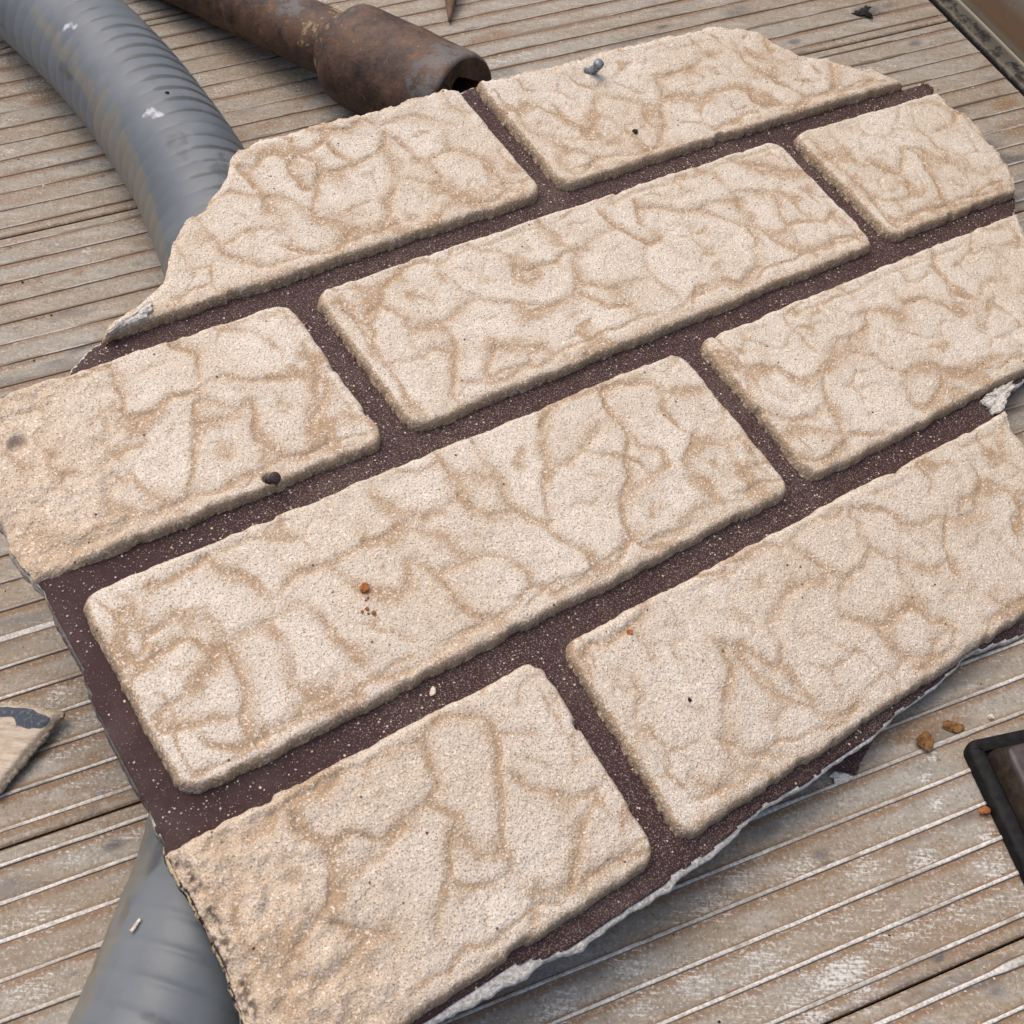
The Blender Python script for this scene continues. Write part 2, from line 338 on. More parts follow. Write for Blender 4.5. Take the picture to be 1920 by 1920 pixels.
for k in range(6):
    nt_, nb_ = OFF - SP * EDGES[k], OFF - SP * EDGES[k + 1]
    es = np.arange(EMIN, EMAX + 1e-9, .0016); ns = np.linspace(nt_ - .0004, nb_ + .0004, 148)
    E, N = np.meshgrid(es, ns, indexing='ij')
    Z = ZF + .00025 * (fbm(E * 20, N * 30, 61, 2) - .5) + 0 * E
    edge = np.minimum(nt_ - N, N - nb_); Z = Z - .0009 * (1 - sstep(0, .0011, edge))
    A = plank_dirt(E, N); A[..., 0] = np.maximum(A[..., 0], 1.3 * (1 - sstep(.0003, .0016, edge))); A[..., 2] = np.maximum(A[..., 2], .62 * (1 - sstep(0, .0009, edge)))
    P = E[..., None] * np.append(E1, 0) + N[..., None] * np.append(E2, 0); P[..., 2] = Z
    V = P.reshape(-1, 3); F = grid_faces(len(es), len(ns))[:, ::-1]
    # closed underside: a skirt of the border down to a bottom sheet
    nv = len(V); c = [0, len(ns) - 1, len(es) * len(ns) - 1, (len(es) - 1) * len(ns)]
    Vb = V[c].copy(); Vb[:, 2] = ZF - .004
    V = np.vstack([V, Vb]); A_ = np.vstack([A.reshape(-1, 3), np.zeros((4, 3))])
    pl = mesh_obj("floor_plank", V, [F, np.array([[nv, nv + 1, nv + 2, nv + 3]])], M['floor'], floor, A_)
    sub(pl, floor)
    RIBP[k] = pl
    for i in range(12):
        idx = int(EDGES[k] + .5) + i
        n0 = OFF - SP * idx
        m = 230
        e = np.linspace(EMIN, EMAX - .001, m)
        seed = 100 + idx * 3
        far = float(np.clip((n0 - .16) * 3.4, 0, 1)); hh = .00060 * (1 - .35 * far) * (1 - .75 * sstep(.62 - .1 * far, .85, vnoise(e * 26, e * 0 + 9, seed)))
        hw = .00064 * (1 - .3 * far) * (1 + .35 * (vnoise(e * 45, e * 0, seed) - .5) + 1.2 * sstep(.80, .92, vnoise(e * 24, e * 0 + 5, seed)))
        wob = .00025 * (fbm(e * 30, e * 0 + 2, seed, 2) - .5)
        prof = [(-1.3, -.25), (-1.0, .55), (-.72, .95), (0, 1.), (.72, .95), (1.0, .55), (1.3, -.25)]
        ring = np.stack([np.stack([e, n0 + wob + a * hw, ZF + .00005 + b * hh], 1) for a, b in prof], 1)
        jit = .00012 * (RNG.random(ring.shape) - .5); ring = ring + jit
        P = ring[..., :1] * np.append(E1, 0) + ring[..., 1:2] * np.append(E2, 0); P[..., 2] = ring[..., 2]
        A = np.zeros((m, 7, 3)); A[:, [0, 1, 5, 6], 0] = [1., .8, .8, 1.]
        far = float(np.clip((n0 - .16) * 3.4, 0, 1)); A[..., 1] = np.clip(.55 * far + (.4 + .5 * far) * sstep(.46, .62, fbm(e * 50, e * 0 + 1, seed, 2)), 0, .95)[:, None]
        nodes = grid_faces(m, 7)[:, ::-1]
        o = mesh_obj("rib", P.reshape(-1, 3), [nodes[:, ::-1]], M['rib'], floor, A.reshape(-1, 3))
        o.parent = pl

# ------------------------------------------------------------------ bed side at the top right
prof = [(.4228, -.009, 0, 0, 1), (.4232, -.0005, 0, 0, 1), (.4237, .0012, 0, .25, .6), (.4250, .0016, 0, .05, .62), (.4290, .0016, 0, 0, .60), (.4322, .0015, 0, 0, .35), (.4330, .0021, 0, .75, 0), (.4336, .0023, 0, .9, 0)]
prof2 = [(.4336, .0023, 0, .5, 0), (.4345, .0012, .1, 0, .35), (.4375, .0004, .35, 0, .1), (.4425, .0006, .95, 0, 0), (.448, .0022, 1.0, 0, 0), (.453, .0050, .55, 0, 0), (.460, .0105, .1, 0, .1), (.470, .021, 0, 0, .1), (.480, .036, 0, 0, .1), (.492, .06, 0, 0, .1), (.498, .10, 0, 0, .1), (.502, .20, 0, 0, 0), (.506, .34, 0, 0, 0)]
bs = thing("bed_side", "weathered rust-streaked metal side of the truck bed in the upper right corner", "bed side", (*(E1 * .43 * KZ + E2 * .4), ZF))
for nm, pr in (("flange", prof), ("side_wall", prof2)):
    ns = np.arange(.05, .80, .003)
    fine = np.array(pr); tt = np.linspace(0, len(pr) - 1, 5 * (len(pr) - 1) + 1)
    fp = np.stack([np.interp(tt, np.arange(len(pr)), fine[:, j]) for j in range(5)], 1)
    X, N = np.meshgrid(np.arange(len(tt)), ns, indexing='ij')
    e = fp[X, 0] * KZ; z = ZF + fp[X, 1] + .0004 * (fbm(N * 25, fp[X, 0] * 90, 71, 2) - .5)
    P = e[..., None] * np.append(E1, 0) + N[..., None] * np.append(E2, 0); P[..., 2] = z
    mesh_obj(nm, P.reshape(-1, 3), [grid_faces(len(tt), len(ns))], M['side'], bs, fp[X, 2:5].reshape(-1, 3))

# ------------------------------------------------------------------ grey hose
HC = [(-.2630, .5500), (-.2075, .4927), (-.1772, .4569), (-.1502, .4186), (-.1324, .3887), (-.112, .345), (-.094, .295), (-.081, .235), (-.0745, .175), (-.0736, .1205), (-.0780, .0890), (-.0860, .050), (-.098, .005), (-.113, -.04)]
HR = .0249
def catmull(P, n):
    P = np.array(P, float); P = np.vstack([2 * P[0] - P[1], P, 2 * P[-1] - P[-2]]); out = []
    for i in range(1, len(P) - 2):
        t = np.linspace(0, 1, n, endpoint=False)[:, None]
        a, b, c, d = P[i - 1], P[i], P[i + 1], P[i + 2]
        out.append(.5 * ((2 * b) + (-a + c) * t + (2 * a - 5 * b + 4 * c - d) * t * t + (-a + 3 * b - 3 * c + d) * t ** 3))
    return np.vstack(out + [P[-2:-1]])
pth = catmull(HC, 60); L = np.concatenate([[0], np.cumsum(np.linalg.norm(np.diff(pth, axis=0), axis=1))])
s_ = np.arange(0, L[-1], .0007); C2 = np.stack([np.interp(s_, L, pth[:, i]) for i in (0, 1)], 1)
T2 = np.gradient(C2, axis=0); T2 /= np.linalg.norm(T2, axis=1)[:, None]
from math import tau
m = 88; an = np.arange(m) / m * tau
side = np.stack([-T2[:, 1], T2[:, 0], np.zeros(len(T2))], 1); up = np.array([0, 0, 1.])
S, AN = np.meshgrid(s_, an, indexing='ij')
PITCH = .0082
ph = (S / PITCH + AN / tau) % 1
wv = np.abs(2 * ph - 1)                               # 1 in the valley between two coils
flat = .55 + .45 * vnoise(S * 25, np.cos(AN) * 1.2 + 3, 81)
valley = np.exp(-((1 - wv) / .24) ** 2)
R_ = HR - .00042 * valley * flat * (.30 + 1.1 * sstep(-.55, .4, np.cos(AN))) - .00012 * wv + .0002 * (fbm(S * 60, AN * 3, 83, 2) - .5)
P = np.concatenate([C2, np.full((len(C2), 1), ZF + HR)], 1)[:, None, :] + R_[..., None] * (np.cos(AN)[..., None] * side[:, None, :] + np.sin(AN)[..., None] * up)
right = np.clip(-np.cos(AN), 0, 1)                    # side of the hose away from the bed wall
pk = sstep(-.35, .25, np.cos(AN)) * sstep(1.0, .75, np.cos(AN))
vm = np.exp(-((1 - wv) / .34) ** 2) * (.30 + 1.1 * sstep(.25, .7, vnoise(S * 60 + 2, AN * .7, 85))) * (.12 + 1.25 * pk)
vm = np.maximum(vm, .75 * sstep(.62, .78, fbm(S * 45, AN * 2.2, 86, 3)))
sm = .9 * sstep(.25, .9, -np.cos(AN)) * sstep(.3, .6, vnoise(S * 16, AN, 87))
wh = np.zeros_like(S)
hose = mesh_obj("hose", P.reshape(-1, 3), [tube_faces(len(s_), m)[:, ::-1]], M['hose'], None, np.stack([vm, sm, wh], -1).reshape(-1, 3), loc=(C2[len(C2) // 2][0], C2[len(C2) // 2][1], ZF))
tag(hose, "grey spiral-ribbed suction hose running under the brick-patterned panel", "hose")
HOSE_P = P.reshape(-1, 3)
def hose_mark(px, r):                                 # whitish smears and painted glints, placed where the traced point meets the hose
    rr = ray([px])[0]; Q = HOSE_P - np.array([0, 0, CAM_H])
    t = Q @ rr / (rr @ rr); d = np.linalg.norm(Q - t[:, None] * rr, axis=1); near = d < .0015
    i = np.where(near)[0][np.argmin(t[near])]
    return np.exp(-(np.linalg.norm(HOSE_P - HOSE_P[i], axis=1) / r) ** 2), HOSE_P[i]
whm = np.zeros(P.shape[0] * P.shape[1]); 
for px, r, st in (((272, 205), .0045, 1.), ((290, 212), .004, .8), ((118, 48), .004, .9), ((135, 47), .003, .9), ((128, 62), .004, .7), ((262, 1855), .003, .6), ((280, 1872), .0022, .6), ((216, 1908), .002, .5), ((345, 1860), .009, .5), ((330, 1905), .01, .5)):  # small marks low on the hose are glints painted into the colour
    g_, hp = hose_mark(px, r); whm = np.maximum(whm, st * g_)
at = hose.data.attributes["mask"]; buf = np.zeros(len(whm) * 4, np.float32); at.data.foreach_get("color", buf); buf = buf.reshape(-1, 4); buf[:, 2] = whm; at.data.foreach_set("color", buf.ravel())

# ------------------------------------------------------------------ rusty drill pipe with socket
pax = np.array([math.cos(-.6274), math.sin(-.6274), .050]); pax /= np.linalg.norm(pax)
PC = np.array([-.065, .4777, ZF + .0227 + .0008])
pu = np.cross(pax, [0, 0, 1]); pu /= np.linalg.norm(pu); pv = np.cross(pu, pax)
pipe = thing("rusty_pipe", "rusty steel pipe with a thicker socket end and dark hole, behind the panel", "pipe", (PC[0], PC[1], ZF))
def revolve(name, prof, seed, mat, attr=None, m=96, closed_in=False):
    prof = np.array(prof); t, r = prof[:, 0], prof[:, 1]; a = np.arange(m) / m * tau
    T, A = np.meshgrid(t, a, indexing='ij'); R_ = r[:, None] + 0 * A
    R_ = R_ + .0013 * (fbm(T * 90, np.cos(A) * 1.5 + np.sin(A) * 2.1 + 4, seed, 3) - .5) * (R_ > .003)
    P = PC + T[..., None] * pax + R_[..., None] * (np.cos(A)[..., None] * pu + np.sin(A)[..., None] * pv)
    at_ = attr(T, A) if attr else np.zeros(T.shape + (3,))
    return P, at_
def prof_line(pts, step):
    o = []
    for (t0, r0), (t1, r1) in zip(pts[:-1], pts[1:]):
        n = max(2, int(math.hypot(t1 - t0, r1 - r0) / step)); o += [(t0 + (t1 - t0) * i / n, r0 + (r1 - r0) * i / n) for i in range(n)]
    return o + [pts[-1]]
def shaft_attr(T, A):
    y = sstep(-.060, -.030, T) * (.35 + .45 * vnoise(T * 60, A * 2, 91)) * sstep(-.6, .3, np.sin(A))
    g = .75 * np.exp(-((T + .052) / .014) ** 2) * sstep(-.2, .6, np.sin(A - .5))
    g = np.maximum(g, .5 * np.exp(-((T + .085) / .01) ** 2) * sstep(-.2, .6, np.sin(A)))
    return np.stack([y, g, 0 * T], -1)
P, at_ = revolve("shaft", prof_line([(-.34, .0152), (-.089, .0150), (-.088, .0156), (-.084, .0156), (-.083, .0150), (-.020, .0150)], .0012), 92, M['pipe'], shaft_attr)
mesh_obj("shaft", P.reshape(-1, 3), [tube_faces(P.shape[0], P.shape[1])], M['pipe'], pipe, at_.reshape(-1, 3))
P, at_ = revolve("weld_bead", prof_line([(-.0310, .0147), (-.0300, .0154), (-.0280, .0163), (-.0258, .0168), (-.0240, .0165)], .0007), 95, M['pipe'], lambda T, A: np.stack([.55 + 0 * T, .0 * T, 0 * T], -1))
mesh_obj("weld_bead", P.reshape(-1, 3), [tube_faces(P.shape[0], P.shape[1])], M['pipe'], pipe, at_.reshape(-1, 3))
def sock_attr(T, A):
    g = .8 * sstep(.016, .036, T) * sstep(-.1, .7, np.sin(A)) + .55 * np.exp(-((T + .02) / .01) ** 2) * sstep(.2, .8, np.sin(A))
    return np.stack([.10 + .25 * np.exp(-((T + .022) / .003) ** 2), g, 0 * T], -1)
P, at_ = revolve("socket", prof_line([(-.0255, .0150), (-.0250, .0180), (-.0232, .0204), (-.0205, .0221), (-.017, .0227), (.030, .0227), (.040, .0226), (.0425, .0220), (.0432, .0210)], .0012), 97, M['pipe'], sock_attr)
# end face with a square socket hole, and the hole's walls
m = 96; a = np.arange(m) / m * tau
rim = P[-1]
def square(r, t):
    k = r / np.maximum(np.abs(np.cos(a - .62)), np.abs(np.sin(a - .62))); k = np.minimum(k, r * 1.28)
    return PC + t * pax + k[:, None] * (np.cos(a)[:, None] * pu + np.sin(a)[:, None] * pv)
mid_ = .5 * (rim + square(.0116, .0434)) + .0006 * (RNG.random((m, 3)) - .5)
rows = np.stack([square(.0108, .010), square(.0112, .038), square(.0116, .0434), mid_, rim])
nS = len(P.reshape(-1, 3))
Vs = np.vstack([P.reshape(-1, 3)])
socket = mesh_obj("socket", Vs, [tube_faces(P.shape[0], m)], M['pipe'], pipe, at_.reshape(-1, 3)); sub(socket, pipe)
Vr = rows.reshape(-1, 3); cap = np.arange(m)[None, ::-1]
o = mesh_obj("end_face", Vr, [tube_faces(5, m)[:, ::-1], cap], M['pipe'], pipe, None, smooth=False); o.parent = socket

# ------------------------------------------------------------------ brick-patterned panel
PQ = 0.075; PP, PA = 0.22935222, 0.1145731; GV, GU, HB = 0.00897362, 0.00854668, 0.00426991
PT = np.array([0.05383408, 0.12511903, 0.03284141]); PR = Rm(0.12945134, 0.14088037, 0.64482466)
BK = [-0.00385437, 0.06774034, -0.33596264, -0.25033001, -0.32199724, 0.39014179, 1.75480579]
def bend(u, v):
    u = u - .08; v = v - .13
    return BK[0] * u * u + BK[1] * u * v + BK[2] * v * v + BK[3] * u ** 3 + BK[4] * u * u * v + BK[5] * u * v * v + BK[6] * v ** 3
def Spt(u, v, w):
    return np.stack([u, v, w + bend(u, v)], -1) @ PR.T + PT
def on_panel(px, w0):
    r = ray(px) @ PR; o = PR.T @ (np.array([0, 0, CAM_H]) - PT); w_ = np.full(len(r), float(w0))
    for _ in range(9):
        t = (w_ - o[2]) / r[:, 2]; uv = o + r * t[:, None]; w_ = w0 + bend(uv[:, 0], uv[:, 1])
    return uv[:, :2]
# outer broken outline, traced: (x, y, 1 = at brick-top level, 0 = at mortar level, fringe mm of pale core that shows)
OUT = [(455, 1925, 0, .3), (453, 1903, 0, .3), (407, 1793, 0, .3), (360, 1700, 0, .3), (320, 1617, 0, .3), (306, 1575, 0, .2), (297, 1563, 0, .1), (233, 1440, 0, .1), (187, 1340, 0, .1), (163, 1280, 0, .1), (160, 1273, 0, .1), (133, 1220, 0, .3), (110, 1173, 0, .6), (80, 1107, 0, .2),
       (67, 1093, 0, .2), (33, 1057, 0, .2), (13, 1023, 0, .2), (3, 990, 0, .2), (-25, 965, 0, .2), (-62, 900, 0, .3), (-78, 820, 0, .3), (-52, 757, 1, .3), (0, 731, 1, .2), (62, 712, 1, .2), (95, 700, 1, .2), (119, 694, 1, .2), (140, 684, 0, .4),
       (150, 674, 0, .4), (167, 656, 0, .5), (181, 644, 0, .5), (192, 640, 0, .7), (205, 625, 0, 1.2), (217, 614, 0, 2.2), (240, 601, 0, 2.4), (267, 583, 0, 2.2), (284, 566, 0, 1.6), (293, 540, 1, .6), (307, 520, 1, .3), (320, 483, 1, .3), (328, 453, 1, .3), (350, 413, 1, .3),
       (387, 390, 1, .3), (389, 373, 1, .3), (407, 357, 1, .3), (423, 333, 1, .3), (430, 297, 1, .3), (447, 277, 1, .3), (493, 260, 1, .3), (567, 240, 1, .3), (640, 220, 1, .3), (690, 210, 1, .3), (740, 197, 1, .3), (790, 177, 1, .3), (833, 165, 1, .3), (855, 165, 1, .2),
       (870, 170, 0, .2), (897, 160, 0, .2), (917, 147, 1, .3), (973, 137, 1, .3), (1073, 113, 1, .3), (1140, 94, 1, .3), (1217, 75, 1, .3), (1280, 63, 1, .3), (1317, 54, 1, .3), (1350, 46, 1, .3), (1396, 52, 1, .3), (1433, 62, 1, .3), (1454, 79, 1, .3), (1500, 100, 1, .3), (1554, 112, 1, .3), (1583, 121, 1, .3), (1637, 129, 1, .3), (1679, 146, 1, .3), (1697, 156, 1, .2),
       (1712, 163, 0, .3), (1727, 160, 0, .3), (1739, 158, 0, .4), (1749, 166, 0, .2), (1755, 170, 1, .2), (1767, 180, 1, .3), (1783, 199, 1, .3), (1817, 212, 1, .3), (1828, 230, 1, .3), (1850, 260, 1, .3), (1875, 283, 1, .3), (1890, 308, 1, .3), (1903, 330, 1, .3), (1907, 353, 1, .2), (1904, 372, 0, .2), (1903, 392, 0, .3), (1899, 409, 0, 1.4), (1908, 430, 0, 1.4), (1925, 443, 1, .3),
       (1965, 520, 1, .3), (1985, 620, 1, .3), (1962, 680, 1, .3), (1925, 706, 0, .5), (1896, 722, 0, 1.2), (1868, 740, 0, .6), (1848, 755, 0, .6), (1858, 768, 0, .6), (1878, 772, 0, .5), (1897, 797, 1, .3), (1911, 820, 1, .3), (1925, 838, 1, .3), (1965, 900, 1, .3), (2010, 1000, 1, .3), (2000, 1090, 1, .3), (1960, 1150, 0, .3),
       (1922, 1183, 0, .5), (1865, 1205, 0, .5), (1813, 1230, 0, .5), (1757, 1285, 0, .5), (1680, 1343, 0, .5), (1645, 1372, 0, .6), (1600, 1405, 0, .6), (1547, 1444, 0, .6), (1493, 1478, 0, .6), (1430, 1514, 0, .8), (1380, 1557, 0, 1.2), (1333, 1590, 0, 1.8), (1290, 1622, 0, 1.6), (1262, 1645, 0, 1.8), (1240, 1664, 0, 1.6), (1187, 1697, 0, 1.8), (1140, 1732, 0, 1.2), (1090, 1765, 0, 1.8), (1063, 1779, 0, 1.0),
       (1024, 1797, 0, .6), (1005, 1800, 0, 2.5), (965, 1812, 0, 3.4), (920, 1842, 0, 3.2), (880, 1866, 0, 2.6), (853, 1880, 0, 2.4), (797, 1914, 0, 1.6), (770, 1930, 0, 1.), (700, 1975, 0, .5), (600, 2020, 0, .5), (500, 2010, 0, .5), (470, 1960, 0, .3)]
OUT = np.array(OUT, float)
OUV = np.where(OUT[:, 2:3] > .5, on_panel(OUT[:, :2], HB * .95), on_panel(OUT[:, :2], 0))
if np.sum(OUV[:, 0] * np.roll(OUV[:, 1], -1) - np.roll(OUV[:, 0], -1) * OUV[:, 1]) < 0:
    OUV = OUV[::-1]; OUT = OUT[::-1]
def poly_sd(poly, u, v, chunk=40000):      # signed distance, positive inside
    A = poly; B = np.roll(poly, -1, 0); D = B - A; L2 = (D ** 2).sum(1) + 1e-18
    sh = u.shape; u = u.ravel(); v = v.ravel(); out = np.empty(len(u))
    for c in range(0, len(u), chunk):
        x = u[c:c + chunk, None]; y = v[c:c + chunk, None]
        t = np.clip(((x - A[:, 0]) * D[:, 0] + (y - A[:, 1]) * D[:, 1]) / L2, 0, 1)
        d2 = ((x - A[:, 0] - t * D[:, 0]) ** 2 + (y - A[:, 1] - t * D[:, 1]) ** 2).min(1)
        cr = ((A[:, 1] > y) != (B[:, 1] > y)) & (x < D[:, 0] * (y - A[:, 1]) / (D[:, 1] + 1e-18) + A[:, 0])
        out[c:c + chunk] = np.sqrt(d2) * np.where(cr.sum(1) % 2 == 1, 1, -1)
    return out.reshape(sh)
def edge_noise(u, v):
    return .0011 * (fbm(u * 330, v * 330, 121, 3) - .5) + .0016 * (vnoise(u * 110, v * 110, 125) - .5)
def out_sd(u, v):
    return poly_sd(OUV, u, v) + edge_noise(u, v)
def cut_grid(us, vs, fsd):
    """quads of a grid inside fsd > 0, border vertices pulled onto the border"""
    U, V = np.meshgrid(us, vs, indexing='ij'); st = us[1] - us[0]
    f = fsd(U, V)
    gu = np.gradient(f, axis=0) / st; gv = np.gradient(f, axis=1) / st; g2 = np.maximum(gu ** 2 + gv ** 2, .25)
    F = grid_faces(len(us), len(vs)); fc = f.ravel()[F].mean(1); F = F[fc > 0]
    neg = (f < 0)
    U = np.where(neg, U - f * gu / g2, U); V = np.where(neg, V - f * gv / g2, V)
    used, inv = np.unique(F, return_inverse=True); F = inv.reshape(F.shape)
    return U.ravel()[used], V.ravel()[used], F
def border_edges(F):
    E = np.concatenate([F[:, [0, 1]], F[:, [1, 2]], F[:, [2, 3]], F[:, [3, 0]]])
    k = np.sort(E, 1); key = k[:, 0].astype(np.int64) * 10 ** 8 + k[:, 1]
    _, i, c = np.unique(key, return_index=True, return_counts=True)
    return E[i[c == 1]]

pb = Spt(np.array(.05), np.array(.15), np.array(0.))
panel = thing("brick_panel", "broken cream brick-relief wall panel with maroon joints lying tilted on the hose", "wall panel", (pb[0], pb[1], ZF))
